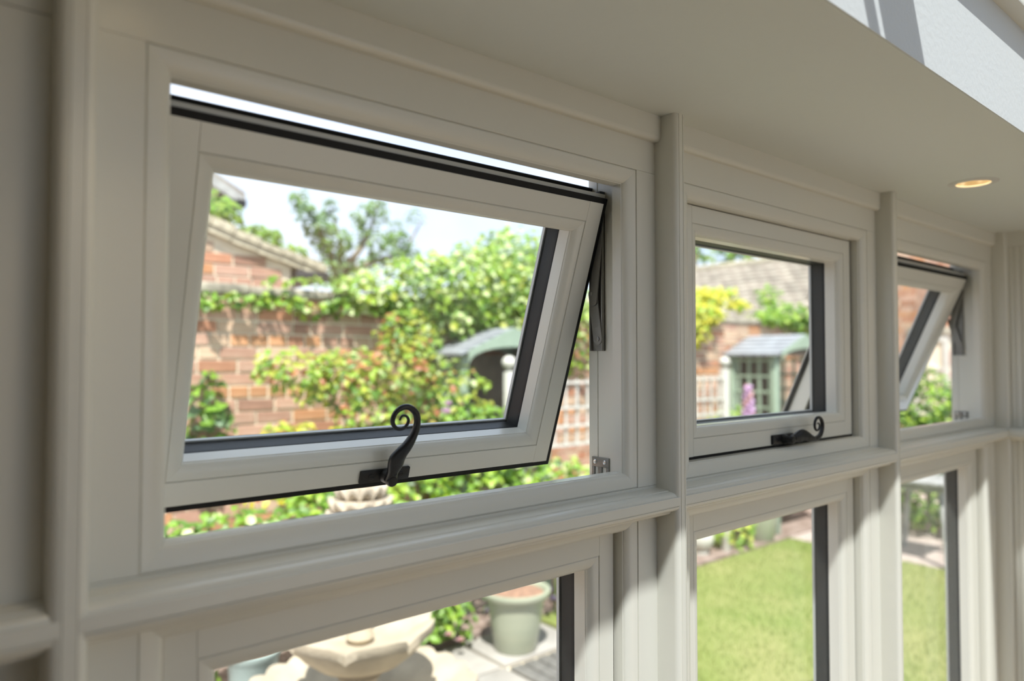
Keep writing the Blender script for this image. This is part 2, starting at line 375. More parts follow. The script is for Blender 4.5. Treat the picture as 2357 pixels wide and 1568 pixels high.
def handle(parent, x, zb, turn=0.0):
    """base plate on the leaf's lower rail at local x, lever turning about the hub; zb = local z of the leaf's lower edge"""
    h = empty('handle', (x, 0, zb + 0.0104), parent)
    tag(h, 'black curled tail handle on oblong plate')
    MB().box(-0.0385, -0.0050, -0.0092, 0.0385, 0.0002, 0.0092).build('base_plate', M['iron'], h, bevel=0.0016)
    for sx in (-0.0225, 0.0235):
        sb = MB()
        sb.loops([[(sx + r_ * math.cos(q * pi / 8), d, r_ * math.sin(q * pi / 8)) for q in range(16)] for d, r_ in ((-0.0045, 0.0050), (-0.0054, 0.0050), (-0.0060, 0.0042), (-0.0062, 0.0010))])
        sb.box(sx - 0.0040, -0.0066, -0.00045, sx + 0.0040, -0.0060, 0.00045)
        sb.build('screw', M['iron'], h, smooth=30)
    mb = MB(); rings = []
    hub_x, hub_z = LEVER[0][0], LEVER[0][1]
    path = cat_rom([(p[0] - hub_x, p[1] - hub_z, p[2] * (1.25 - 0.25 * min(1, p[1] / 0.1))) for p in LEVER], 4)
    for i, (px, pz, hw) in enumerate(path):
        q0 = path[max(i - 1, 0)]; q1 = path[min(i + 1, len(path) - 1)]
        tx, tz = q1[0] - q0[0], q1[1] - q0[1]; ln = math.hypot(tx, tz) or 1; tx /= ln; tz /= ln
        th = min(0.0058, hw * 0.92)
        dep = -0.0185 - 0.010 * min(1, max(0, pz) / 0.05)
        ring = []
        for k in range(14):
            a_ = 2 * pi * k / 14
            ca, sa = math.cos(a_), math.sin(a_)
            ca = math.copysign(abs(ca) ** 0.8, ca); sa = math.copysign(abs(sa) ** 0.8, sa)
            ring.append((px - tz * hw * ca, dep + th * sa, pz + tx * hw * ca))
        rings.append(ring)
    mb.loops(rings)
    mb.loops([[(r_ * math.cos(q * pi / 10), d, r_ * math.sin(q * pi / 10)) for q in range(20)] for d, r_ in ((-0.0045, 0.0098), (-0.0085, 0.0095), (-0.0110, 0.0078), (-0.0235, 0.0080), (-0.0262, 0.0070), (-0.0270, 0.0040))])
    mb.loops([[(0.0005 + r_ * math.cos(q * pi / 6), d, 0.0125 + r_ * math.sin(q * pi / 6)) for q in range(12)] for d, r_ in ((-0.022, 0.0030), (-0.0270, 0.0030), (-0.0266, 0.0018))])
    ct, st_ = math.cos(turn), math.sin(turn)
    mb.v = [(p[0] * ct + p[2] * st_, p[1], -p[0] * st_ + p[2] * ct) for p in mb.v]
    mb.build('lever', M['iron'], h, smooth=50)
    return h

def leaf_window(i, top, tilt, hx, turn, label, frame_loc):
    a, b = BAYS[i]; W = b - a - 0.147; Hh = 0.4295
    r = empty('top_hung_casement', (a + 0.0735, top[0], top[1]), label=label, cat='window', group='top-hung opening windows', rx=math.radians(tilt))
    rect = (0, W, -Hh, 0)
    casement(r, rect, True)
    for y0, y1, u in ((0.0020, 0.0120, -0.0088), (0.052, 0.063, -0.0208)):
        mb = MB()
        pr = [(0.001 if u > -0.01 else -0.014, y0), (u + 0.001, y0), (u, y0 + 0.002), (u, y1 - 0.002), (u + 0.0012, y1), (0.001 if u > -0.01 else -0.014, y1)]
        for sd_ in 'TBLR': mb.bar(pr, sd_, rect)
        tag(mb.build('gasket', M['black'], r, smooth=30), 'black rubber seal round the leaf')
    handle(r, hx, -Hh, turn)
    return r, W

s1, W1 = leaf_window(1, (0.7397, 0.2405), 17.94, 0.4905 - 0.178, 0.0, 'large cream window leaf tilted wide open, nearest the camera, handle curling upward', None)
s2, W2 = leaf_window(2, (YF + 0.0254, 0.2655), 0.0, 0.314, math.radians(78), 'cream window leaf shut in the middle bay, handle turned sideways', None)
s3, W3 = leaf_window(3, (0.7420, 0.2385), 23.5, 0.314, 0.0, 'farthest cream window leaf, propped open beside the ribbed end wall', None)

def flat_bar(p, q, wid, thk):
    """a flat steel bar between two points in an x = const plane, width in that plane, thickness along x"""
    p, q = Vector(p), Vector(q); t = (q - p).normalized(); n_ = Vector((0, -t.z, t.y)); rings = []
    for c, e in ((p, -1), (q, 1)):
        pass
    mb = MB(); out = []
    for k in range(9): a_ = pi / 2 + pi * k / 8; out.append(p + t * math.cos(a_) * wid + n_ * math.sin(a_) * wid)
    for k in range(9): a_ = -pi / 2 + pi * k / 8; out.append(q + t * math.cos(a_) * wid + n_ * math.sin(a_) * wid)
    mb.loops([[(v.x - thk / 2, v.y, v.z) for v in out], [(v.x + thk / 2, v.y, v.z) for v in out]])
    return mb
def stay(bay, leafobj, right=True, tiltdeg=18.0):
    """a friction stay: track in the jamb, two arms up to the leaf; a part of the leaf it carries"""
    a, b = BAYS[bay]
    X = b - 0.0522 if right else a + 0.0522; sg = -1 if right else 1
    e = empty('stay', (X, 0.772, 0.268), None); tag(e, 'grey steel friction stay')
    def fin(mb, name, m_, sm=40, bv=0.0):
        o = shifted(mb, (X, 0.772, 0.268)).build(name, m_, e, smooth=sm, bevel=bv); return o
    mb = MB()
    xs = sorted((X, X + sg * 0.0016)); mb.box(xs[0], 0.758, 0.0145, xs[1], 0.785, 0.266)
    xs = sorted((X, X + sg * 0.0070)); mb.box(xs[0], 0.758, 0.0145, xs[1], 0.7605, 0.266); mb.box(xs[0], 0.7830, 0.0145, xs[1], 0.785, 0.266)
    fin(mb, 'track', M['steel'])
    Xa, Xb = X + sg * 0.0080, X + sg * 0.0110
    j = Vector((Xa, 0.7765 + (tiltdeg - 18) * 0.0022, 0.1050 + (tiltdeg - 18) * 0.002)); p = Vector((Xa, 0.7660, 0.0330)); tp = Vector((Xb, 0.7600, 0.2050))
    fin(flat_bar(p, (Xa, j.y, j.z), 0.0090, 0.0022), 'arm', M['steel'])
    fin(flat_bar((Xb, j.y - 0.004, j.z - 0.012), tp, 0.0075, 0.0022), 'arm', M['steel'])
    for c, r_ in ((p, 0.0042), (Vector((Xb, j.y, j.z)), 0.0036), (tp, 0.0034)):
        mb = MB(); mb.loops([[(c.x + d * sg, c.y + rr * math.cos(q * pi / 6), c.z + rr * math.sin(q * pi / 6)) for q in range(12)] for d, rr in ((0, r_), (0.0022, r_), (0.0028, r_ * 0.6))])
        fin(mb, 'rivet', M['steel'])
    mb = MB(); xs = sorted((X, X + sg * 0.0120)); mb.box(xs[0], 0.757, 0.246, xs[1], 0.781, 0.266); fin(mb, 'end_block', M['gutter'], 40, 0.002)
    # hand it to the leaf without moving it
    bpy.context.view_layer.update()
    e.parent = leafobj
    rot = Matrix.Rotation(leafobj.rotation_euler.x, 4, 'X'); mw = Matrix.Translation(leafobj.location) @ rot
    ml = mw.inverted() @ Matrix.Translation(Vector((X, 0.772, 0.268)))
    e.location = ml.to_translation(); e.rotation_euler = ml.to_euler()
    ROOTS.remove(e)
stay(1, s1, True); stay(1, s1, False); stay(3, s3, True, 23.5); stay(3, s3, False, 23.5)

# wall below and outside of the windows, roof edge, ceiling, lantern
SX0, SX1 = -0.195, 2.48
MB().box(SX0, 0.69, GR, SX1, 0.86, LBOT).build('wall_front', M['white_wall'], kind='structure')
EX0, EX1, EY0, EY1 = 0.10, 2.163, -2.85, 0.352      # lantern opening
DLX, DLX2, DLY, DLR = 1.714, 0.160, 0.520, 0.0350
def slab_hole(x0, x1, y0, y1, z0, z1, cs, cy, r, n=40):
    mb = MB(); q = 0.12; xa = x0
    for cx in sorted(cs):
        mb.box(xa, y0, z0, cx - q, y1, z1); xa = cx + q
        mb.box(cx - q, y0, z0, cx + q, cy - q, z1); mb.box(cx - q, cy + q, z0, cx + q, y1, z1)
        sq = []; ci = []
        for k in range(n):
            a_ = 2 * pi * k / n + 1e-4; c, s_ = math.cos(a_), math.sin(a_); m_ = max(abs(c), abs(s_))
            sq.append((cx + q * c / m_, cy + q * s_ / m_)); ci.append((cx + r * c, cy + r * s_))
        mb.loops([[(x, y, z1) for x, y in ci], [(x, y, z0) for x, y in ci], [(x, y, z0) for x, y in sq]], False)
    mb.box(xa, y0, z0, x1, y1, z1)
    return mb
ceil = slab_hole(SX0, SX1, EY1, 0.83, CEIL, 0.52, (DLX, DLX2), DLY, DLR)
ceil.box(SX0, EY0 - 0.4, CEIL, EX0, EY1, 0.52); ceil.box(EX1, EY0 - 0.4, CEIL, SX1 + 0.35, EY1, 0.52); ceil.box(EX0, EY0 - 0.4, CEIL, EX1, EY0, 0.52)
ceil.box(SX1, EY1, CEIL, SX1 + 0.35, 0.83, 0.52)
ceil.build('ceiling', M['ceiling'], kind='structure', smooth=0)
up = MB(); t_ = 0.05
e_ = 0.002
up.box(EX0 - t_, EY1 - e_, CEIL + 0.0005, EX1 + t_, EY1 + t_, 0.555); up.box(EX0 - t_, EY0 - t_, CEIL + 0.0005, EX1 + t_, EY0 + e_, 0.555)
up.box(EX0 - t_, EY0 + e_, CEIL + 0.0005, EX0 + e_, EY1 - e_, 0.555); up.box(EX1 - e_, EY0 + e_, CEIL + 0.0005, EX1 + t_, EY1 - e_, 0.555)
up.build('wall_lantern', M['white_wall'], kind='structure', smooth=0)
lan = empty('roof_lantern', ((EX0 + EX1) / 2, (EY0 + EY1) / 2, 0.555), label='glazed roof lantern with white rafters above the pale ceiling opening', cat='roof lantern')
LB = tuple(lan.location)
eb = MB(); o_ = 0.028
eb.box(EX0 - t_, EY1 - o_, 0.555, EX1 + t_, EY1 + t_, 0.600); eb.box(EX0 - t_, EY0 - t_, 0.555, EX1 + t_, EY0 + o_, 0.600)
eb.box(EX0 - t_, EY0 + o_, 0.555, EX0 + o_, EY1 - o_, 0.600); eb.box(EX1 - o_, EY0 + o_, 0.555, EX1 + t_, EY1 - o_, 0.600)
shifted(eb, LB).build('eaves_beam', M['cream'], lan, bevel=0.004)
YM = (EY0 + EY1) / 2; HALF = EY1 - YM; TP = 0.47; ZR = 0.60 + TP * HALF
RX0, RX1 = EX0 + HALF * 0.25, EX1 - HALF * 0.62
def beam(p, q, w, h):
    p, q = Vector(p), Vector(q); t = (q - p).normalized(); s_ = t.cross(Vector((0, 0, 1))).normalized() * w / 2; u = s_.cross(t).normalized() * h / 2
    return MB().loops([[c + s_ + u, c - s_ + u, c - s_ - u, c + s_ - u] for c in (p, q)])
def lpart(mb, name, m_): return shifted(mb, LB).build(name, m_, lan)
lpart(beam((RX0, YM, ZR), (RX1, YM, ZR), 0.09, 0.08), 'ridge_beam', M['cream'])
def roof_z_long(y): return 0.60 + TP * (HALF - abs(y - YM))
for xb in (0.8225, 1.4725):
    for sgn in (1, -1):
        lpart(beam((xb, YM + sgn * HALF, 0.60), (xb, YM, ZR), 0.088, 0.06), 'rafter', M['cream'])
lpart(beam((0.735, EY1, 0.60), (0.735, YM, ZR), 0.016, 0.03), 'glazing_bar', M['cream'])
for cx_, cy_, rx_ in ((EX0, EY0, RX0), (EX0, EY1, RX0), (EX1, EY0, RX1), (EX1, EY1, RX1)):
    lpart(beam((cx_, cy_, 0.60), (rx_, YM, ZR), 0.075, 0.06), 'hip_rafter', M['cream'])
RUN = EX1 - RX1
for yb in (0.10 - 0.55, YM):
    k = 1 - abs(yb - YM) / HALF
    lpart(beam((EX1, yb, 0.60), (EX1 - RUN * k, yb, 0.60 + (ZR - 0.60) * k), 0.088, 0.06), 'rafter', M['cream'])
yb = 0.10; k = 1 - abs(yb - YM) / HALF
lpart(beam((EX1, yb, 0.60), (EX1 - RUN * k, yb, 0.60 + (ZR - 0.60) * k), 0.088, 0.06), 'rafter', M['cream'])
zl = 0.035
def gp(pts):
    g = MB(); n_ = (Vector(pts[1]) - Vector(pts[0])).cross(Vector(pts[2]) - Vector(pts[0])).normalized()
    if n_.z < 0: n_ = -n_
    g.loops([[Vector(p) + n_ * zl for p in pts], [Vector(p) + n_ * (zl + 0.006) for p in pts]]); return g
for pts in ([(EX0, EY1, .6), (EX1, EY1, .6), (RX1, YM, ZR), (RX0, YM, ZR)], [(EX0, EY0, .6), (EX1, EY0, .6), (RX1, YM, ZR), (RX0, YM, ZR)], [(EX0, EY0, .6), (EX0, EY1, .6), (RX0, YM, ZR)], [(EX1, EY0, .6), (EX1, EY1, .6), (RX1, YM, ZR)]):
    shifted(gp(pts), LB).build('roof_pane', M['roof_glass'], lan, smooth=0)

# recessed downlights: the one in view, and its neighbour along the same soffit
def downlight(x, y, label):
    dl = empty('recessed_downlight', (x, y, CEIL), label=label, cat='light')
    MB().lathe([(0.0345, -0.0030), (0.0440, -0.0012), (0.0470, -0.0004), (0.0470, 0.0010), (0.0330, 0.0010), (0.0320, -0.0010), (0.0325, -0.0024)], (0, 0, 0), 40, ring=True).build('trim_ring', M['chrome'], dl)
    b_ = MB(); n_ = 40
    b_.loops([[(r_ * math.cos(2 * pi * q / n_), r_ * math.sin(2 * pi * q / n_), z_) for q in range(n_)] for r_, z_ in ((0.0338, -0.0005), (0.0325, 0.006), (0.0285, 0.014), (0.0280, 0.032))], False)
    b_.build('baffle', M['baffle'], dl)
    MB().lathe([(0.0005, 0.0085), (0.0200, 0.0090), (0.0270, 0.0120), (0.0270, 0.026), (0.0005, 0.026)], (0, 0, 0), 32).build('lamp', M['bulb'], dl)
    ld = bpy.data.lights.new('lamp_beam', 'SPOT'); ld.energy = 1.3; ld.color = (1.0, 0.80, 0.55); ld.spot_size = math.radians(95); ld.spot_blend = 0.8; ld.shadow_soft_size = 0.024
    lo = bpy.data.objects.new('lamp_beam', ld); COL.objects.link(lo); lo.parent = dl; lo.location = (0, 0, 0.004)
downlight(DLX, DLY, 'small round recessed downlight glowing warm in the ceiling by the end wall')
downlight(DLX2, DLY, 'recessed ceiling downlight nearer the camera, above the first post')

# end wall of narrow ribbed boards, with the rail returned along it
XW = 2.462
wr = MB().box(XW + 0.012, -3.2, GR, 2.60, 0.80, CEIL).build('wall_right', M['cream'], kind='structure', smooth=0)
pw = 0.0320
def plank(z0, z1):
    prof = [(0.012, 0.0), (0.0030, 0.0), (0.0, 0.0026), (0.0, pw / 2 - 0.0030), (0.0030, pw / 2 - 0.0010), (0.0030, pw / 2 + 0.0010), (0.0, pw / 2 + 0.0030), (0.0, pw - 0.0030), (0.0030, pw - 0.0004), (0.012, pw - 0.0004)]
    return MB().loops([[(x, y, z0) for x, y in prof], [(x, y, z1) for x, y in prof]])
pu = plank(-0.197, CEIL - 0.045).build('plank', M['cream'], wr); pu.location = (XW, 0.662 - pw, 0)
pl = plank(GR + 0.12, -0.236).build('plank', M['cream'], wr); pl.location = (XW, 0.662 - pw, 0)
for k in range(2, 60):
    for src in (pu, pl):
        c = src.copy(); c.parent = wr; COL.objects.link(c); c.location = (XW, 0.662 - pw * k, 0)
er = [(XW + 0.0125 - (0.7 - y), z) for y, z in rail]
MB().loops([[(x, -3.0, z) for x, z in er], [(x, 0.666, z) for x, z in er]]).build('trim_20', M['cream'], kind='structure')
MB().box(XW, 0.662, GR, XW + 0.03, 0.795, CEIL).build('trim_21', M['cream'], kind='structure')
MB().box(XW - 0.006, -3.0, CEIL - 0.045, XW + 0.012, 0.662, CEIL).build('trim_22', M['cream'], kind='structure')
MB().box(-0.50, -3.2, GR, SX0, 0.83, 0.9).build('wall_left_blocker', M['umber'], kind='structure', smooth=0)  # added unseen dark wall, set close to block light at the left
MB().box(-0.50, -3.4, GR, 1.0, -3.2, 0.52).build('wall_back', M['white_wall'], kind='structure', smooth=0)  # unseen back wall stopped short, its gap shaped to let daylight in
ground('ground_bounce', -8, -14, 10, -3.3, GR - 0.02, M['slab'])  # added unseen ground behind the room, throws sunlight onto the window frames
MB().box(-0.50, -3.3, GR - 0.1, 2.60, 0.80, GR).build('floor', M['floor'], kind='structure', smooth=0)

# ------------------------------------------------------------------ plants
WY = 4.20
def leaf_geo(mb, c, ax, nrm, ln, wd, mi=0, fold=0.25):
    """a pointed leaf folded on its midrib: base at c, growing along ax"""
    ax = Vector(ax).normalized(); nrm = Vector(nrm); sd_ = ax.cross(nrm)
    if sd_.length < 1e-4: sd_ = ax.cross(Vector((0.3, 0.5, 0.8)))
    sd_.normalize(); up_ = sd_.cross(ax); c = Vector(c)
    mid = [c + ax * ln * t + up_ * ln * 0.10 * math.sin(t * pi) for t in (0, 0.33, 0.68, 1.0)]
    wl_ = [0.5, 0.42]
    b = len(mb.v)
    l1 = [mid[i + 1] + sd_ * wd * wl_[i] + up_ * wd * fold for i in (0, 1)]; r1 = [mid[i + 1] - sd_ * wd * wl_[i] + up_ * wd * fold for i in (0, 1)]
    mb.v += [tuple(p) for p in mid + l1 + r1]
    for f in ((0, 1, 4), (1, 2, 5, 4), (2, 3, 5), (0, 6, 1), (1, 6, 7, 2), (2, 7, 3)):
        mb.f.append(tuple(b + i for i in f)); mb.m.append(mi)
LEAFM = {}
def leaf_mesh(key, ratio):
    k_ = (key, ratio)
    if k_ not in LEAFM:
        mb = MB(); leaf_geo(mb, (0, 0, 0), (1, 0, 0), (0, 0, 1), 1.0, ratio)
        o = mb.build('leaf', L[key], smooth=60); ROOTS.remove(o); LEAFM[k_] = o.data; bpy.data.objects.remove(o)
    return LEAFM[k_]
def plant(name, base, label, cat, blobs, n, ln, tints, nobj=60, ratio=0.7, group=None, stems=None, flowers=None, droop=0.15, up_bias=0.5, face=(-0.55, -0.7, 0.45)):
    """blobs: (centre, (rx, ry, rz), weight); the nearest leaves are objects, the rest one foliage part"""
    root = empty(name, base, label=label, cat=cat, group=group); B = Vector(base)
    keys = [t[0] for t in tints]; wts = [t[1] for t in tints]; leaves = []
    tw = sum(b[2] for b in blobs)
    for c, r_, w_ in blobs:
        for _ in range(int(n * w_ / tw)):
            while True:
                d = Vector((random.gauss(0, 1), random.gauss(0, 1), random.gauss(0, 1)))
                if d.length > 0.1: break
            d.normalize(); rr = 0.45 + 0.6 * random.random() ** 0.6
            p = Vector(c) + Vector((d.x * r_[0], d.y * r_[1], d.z * r_[2])) * rr
            if p.z < 0.47 and WY - 0.012 < p.y < WY + 0.30: p.y = WY - 0.012 - random.random() * 0.07
            nr = (d * 0.6 + Vector(face) * 0.55 + Vector((0, 0, up_bias)) + Vector((random.uniform(-1, 1), random.uniform(-1, 1), random.uniform(-1, 1))) * 0.55).normalized()
            ax = Vector((random.uniform(-1, 1), random.uniform(-1, 1), random.uniform(-1, 0.6) - droop)); ax = (ax - nr * ax.dot(nr)).normalized()
            k = random.choices(keys, wts)[0]
            leaves.append((p, ax, nr, ln * random.uniform(0.65, 1.25), k))
    leaves.sort(key=lambda q: q[0].length * (1 if q[0].z > -0.9 else 1.15))
    for p, ax, nr, l_, k in leaves[:nobj]:
        sd_ = nr.cross(ax).normalized(); R = Matrix((ax, sd_, nr)).transposed()
        link(leaf_mesh(k, ratio), 'leaf', root, p - B, R.to_euler(), (l_, l_, l_))
    mb = MB()
    for p, ax, nr, l_, k in leaves[nobj:]:
        leaf_geo(mb, p - B, ax, nr, l_, l_ * ratio, keys.index(k))
    if mb.f: mb.build('foliage', [L[k] for k in keys], root, smooth=60, kind='stuff')
    if stems:
        for st in stems:
            sm = MB().tube([Vector(p) - B for p in st[0]], st[1], 7); sm.build('stem', M[st[2]], root)
    if flowers:
        for c, r_, pm in flowers:
            fm = MB(); c = Vector(c) - B
            for k in range(11):
                a_ = k * 2.4; el = 0.15 + k * 0.11
                d = Vector((math.cos(a_) * math.cos(el), math.sin(a_) * math.cos(el), math.sin(el)))
                leaf_geo(fm, c, d, Vector((-d.x * d.z, -d.y * d.z, 1)), r_, r_ * 0.95, 0, 0.15)
            fm.build('flower', P[pm], root, smooth=60)
    return root

# ------------------------------------------------------------------ garden ground
G = GR
ground('ground_garden', -14, 0.86, 30, 34, G - 0.03, M['soil'])
ground('ground_bed', -6, 3.52, 8.4, 4.25, G + 0.02, M['soil'])
ground('lawn', 3.12, 0.9, 6.35, 3.50, G + 0.005, M['lawn'])
ground('path_gravel', 6.37, 0.9, 10.4, 4.20, G + 0.004, M['gravel'])
gb = MB()
for _ in range(16000):
    x, y = random.uniform(3.13, 6.34), random.uniform(0.95, 3.49); a_ = random.uniform(0, 2 * pi); h = random.uniform(0.018, 0.042); w_ = 0.003
    lx, ly = random.uniform(-0.02, 0.02), random.uniform(-0.02, 0.02); z = G + 0.004
    gb.poly([(x - w_ * math.cos(a_), y - w_ * math.sin(a_), z), (x + w_ * math.cos(a_), y + w_ * math.sin(a_), z), (x + lx, y + ly, z + h)])
gb.build('grass', M['blade'], smooth=0, kind='stuff')
patio = MB().box(-6, 0.86, G - 0.06, 3.10, 3.50, G - 0.012).build('ground_patio', M['mortar'], kind='structure', smooth=0)
ys = [0.9, 1.5, 2.1, 2.70, 3.05, 3.48]
sl = MB().box(0, 0, 0, 1, 1, 1)
for ix in range(8):
    x0 = 3.08 - 0.60 * (ix + 1)
    for iy in range(len(ys) - 1):
        if iy == 3 and ix in (0,): continue
        o = MB().box(x0 + 0.012, ys[iy] + 0.012, G - 0.012, x0 + 0.588, ys[iy + 1] - 0.012, G + 0.012 + random.uniform(-0.003, 0.003)).build('slab', M['slab'], patio, bevel=0.006)
for k in range(6):
    MB().box(2.50 + 0.097 * k, 2.72, G - 0.012, 2.50 + 0.097 * k + 0.085, 3.03, G + 0.008).build('sett', M['setts'], patio, bevel=0.006)

# ------------------------------------------------------------------ brickwork
def brick_mesh(m_, ln, h=0.064, d=0.10):
    mb = MB().box(-ln / 2, 0, -h / 2, ln / 2, d, h / 2)
    o = mb.build('brick', m_, smooth=0, bevel=0.004, seg=1); ROOTS.remove(o); me = o.data; bpy.data.objects.remove(o); return me
BM = {(i, ln): brick_mesh(m_, ln) for i, m_ in enumerate(BRICKS) for ln in (0.213, 0.102)}
def brick_field(parent, base, P0, ax, nrm_rot, n_u, courses, z0, keep, prefer, maxobj=300, wts=(2.4, 2.6, 4, 4, 1.4, 3.5), course=0.075):
    """stretcher and header courses; the bricks that show best become objects, the others one part"""
    ax = Vector(ax); P0 = Vector(P0); cand = []
    for c in range(courses):
        z = z0 + (c + 0.5) * course
        u = -0.112 * (c % 2); row_header = c % 4 == 3
        while u < n_u:
            ln = 0.102 if (row_header or random.random() < 0.12) else 0.213
            cu = u + ln / 2; u += ln + 0.012
            if cu - ln / 2 < 0 or cu + ln / 2 > n_u: continue
            if not keep(cu, z): continue
            cand.append((cu, z, ln))
    cand.sort(key=lambda q: prefer(q[0], q[1]))
    B = Vector(base); rest = MB()
    out = Vector((-math.sin(-nrm_rot), 0, 0))
    R = Matrix.Rotation(nrm_rot, 3, 'Z')
    for idx, (cu, z, ln) in enumerate(cand):
        mi = random.choices(range(6), wts)[0]
        p = P0 + ax * cu + Vector((0, 0, z)); p = p + R @ Vector((0, random.uniform(-0.005, 0.002), 0))
        rz = nrm_rot + random.uniform(-0.008, 0.008)
        if idx < maxobj:
            link(BM[(mi, ln)], 'brick', parent, p - B, (0, random.uniform(-0.012, 0.012), rz))
        else:
            b0 = len(rest.v); hx, hz = ln / 2, 0.032
            rest.box(-hx, 0, -hz, hx, 0.1, hz, mi)
            for k in range(b0, len(rest.v)): rest.v[k] = tuple(R @ Vector(rest.v[k]) + p - B)
    if rest.f: rest.build('brickwork', BRICKS, parent, smooth=0, kind='stuff')

WY, WTOP = 4.20, 0.385
gwall = MB().box(-4.0, WY + 0.007, G - 0.1, 8.5, WY + 0.24, WTOP).build('wall_garden', M['mortar'], kind='structure', smooth=0)
def pref_wall(cu, z):
    x = cu - 4.0; r = x / WY
    inw = (0.20 < r < 0.95 and -0.55 < z) or (1.36 < r < 1.95 and z > -0.75)
    return (0 if inw else 10) + abs(z) + abs(r - 0.5) * 0.6
brick_field(gwall, (0, 0, 0), (-4.0, WY, 0), (1, 0, 0), 0.0, 12.5, 27, WTOP - 27 * 0.0765, lambda u, z: True, pref_wall, 300, course=0.0765)
x = -4.0
while x < 8.5:
    l_ = random.uniform(0.38, 0.52); l_ = min(l_, 8.5 - x)
    cb = MB().box(x + 0.004, WY - 0.020, WTOP + 0.002, x + l_ - 0.004, WY + 0.29, WTOP + random.uniform(0.052, 0.066)).build('coping_stone', M['coping'], gwall, bevel=0.010); x += l_

# brick outbuilding behind the wall, verge sloping down to a black gutter
OY = 4.72
ob = empty('brick_outbuilding', (0.2, OY, G), label='low brick outbuilding whose mossy verge slopes down behind the garden wall', cat='building')
OB = tuple(ob.location)
def verge_z(x): return 0.945 - (x - 1.267) * 0.315
mb = MB(); pts = [(-2.5, G), (1.93, G), (1.93, verge_z(1.93) - 0.06), (-0.4, verge_z(-0.4) - 0.06), (-2.5, verge_z(-0.4) - 0.72)]
mb.loops([[(x_, OY + 0.007, z_) for x_, z_ in pts], [(x_, OY + 2.5, z_) for x_, z_ in pts]])
shifted(mb, OB).build('gable_wall', M['mortar'], ob, smooth=0)
brick_field(ob, OB, (0.3, OY, 0), (1, 0, 0), 0.0, 1.62, 18, -0.05, lambda u, z: z + 0.06 < verge_z(0.3 + u + 0.1) - 0.06, lambda u, z: abs(u - 1.2) + abs(z - 0.6), 140)
k = 0
x = 2.16
while x > -0.4:
    z = verge_z(x); l_ = random.uniform(0.15, 0.2)
    q = MB(); a_ = math.atan(0.315)
    q.box(0, -0.06, 0, -l_ + 0.008, 2.5, 0.035 + random.uniform(0, 0.02)); q.box(0, -0.045, -0.045, -l_ + 0.006, 0.05, -0.002)
    o = q.build('verge_tile', M['verge'], ob, smooth=0); o.location = (x - OB[0], OY - OB[1], z - 0.045 - OB[2]); o.rotation_euler = (random.uniform(-0.02, 0.02), a_ + random.uniform(-0.05, 0.05), 0); x -= l_ * math.cos(a_)
gu = MB().box(1.95, OY - 0.05, verge_z(2.1) - 0.13, 2.19, OY + 2.5, verge_z(2.1) - 0.06); shifted(gu, OB).build('gutter', M['gutter'], ob, bevel=0.012)
plant('roof_creeper', (0.9, OY + 0.2, verge_z(0.9)), 'bright green creeper lying along the sloping outbuilding verge', 'creeper',
      [((1.05, OY + 0.25, verge_z(1.05) + 0.12), (0.24, 0.3, 0.17), 3), ((1.38, OY + 0.25, verge_z(1.38) + 0.09), (0.26, 0.3, 0.11), 2.2), ((1.72, OY + 0.25, verge_z(1.72) + 0.06), (0.24, 0.25, 0.07), 1.3), ((0.6, OY + 0.3, verge_z(0.6) + 0.15), (0.4, 0.3, 0.2), 2), ((1.98, OY + 0.2, verge_z(1.98) + 0.05), (0.12, 0.2, 0.05), .4)],
      1700, 0.058, [('bright', 4), ('lime', 3), ('mid', 2)], 110)

# tall brick house beyond, only its eaves corner in sight
hb = empty('brick_house', (1.0, 7.5, G), label='tall brick house corner with pale eaves board above the creeper', cat='building')
HB = tuple(hb.location)
mb = MB(); pts = [(-3, G), (2.28, G), (2.28, 1.80), (0.0, 3.0), (-3, 1.6)]
mb.loops([[(x_, 7.507, z_) for x_, z_ in pts], [(x_, 11, z_) for x_, z_ in pts]]); shifted(mb, HB).build('gable_wall', M['mortar'], hb, smooth=0)
brick_field(hb, HB, (1.3, 7.5, 0), (1, 0, 0), 0.0, 0.97, 14, 1.1, lambda u, z: z < 1.80 + (0.98 - u) * 0.5, lambda u, z: -u, 60)
mb = MB(); sl_ = -0.525
def hz(x_): return 1.84 + (2.30 - x_) * 0.525
mb.loops([[(x_, 7.38, z_) for x_, z_ in ((2.52, hz(2.52) - 0.10), (2.52, hz(2.52) + 0.02), (0, hz(0) + 0.02), (0, hz(0) - 0.10))], [(x_, 11, z_) for x_, z_ in ((2.52, hz(2.52) - 0.10), (2.52, hz(2.52) + 0.02), (0, hz(0) + 0.02), (0, hz(0) - 0.10))]])
shifted(mb, HB).build('roof_slope', M['rooftile'], hb, smooth=0)
mb = MB(); mb.loops([[(x_, y_, z_) for x_, z_ in ((2.50, hz(2.50) - 0.14), (2.50, hz(2.50) - 0.03), (0, hz(0) - 0.03), (0, hz(0) - 0.14))] for y_ in (7.36, 7.378)]); shifted(mb, HB).build('bargeboard', M['grey_wood'], hb, smooth=0)
mb = MB().box(2.40, 7.36, hz(2.5) - 0.15, 2.53, 11, hz(2.5) - 0.06); shifted(mb, HB).build('gutter', M['gutter'], hb, bevel=0.012)

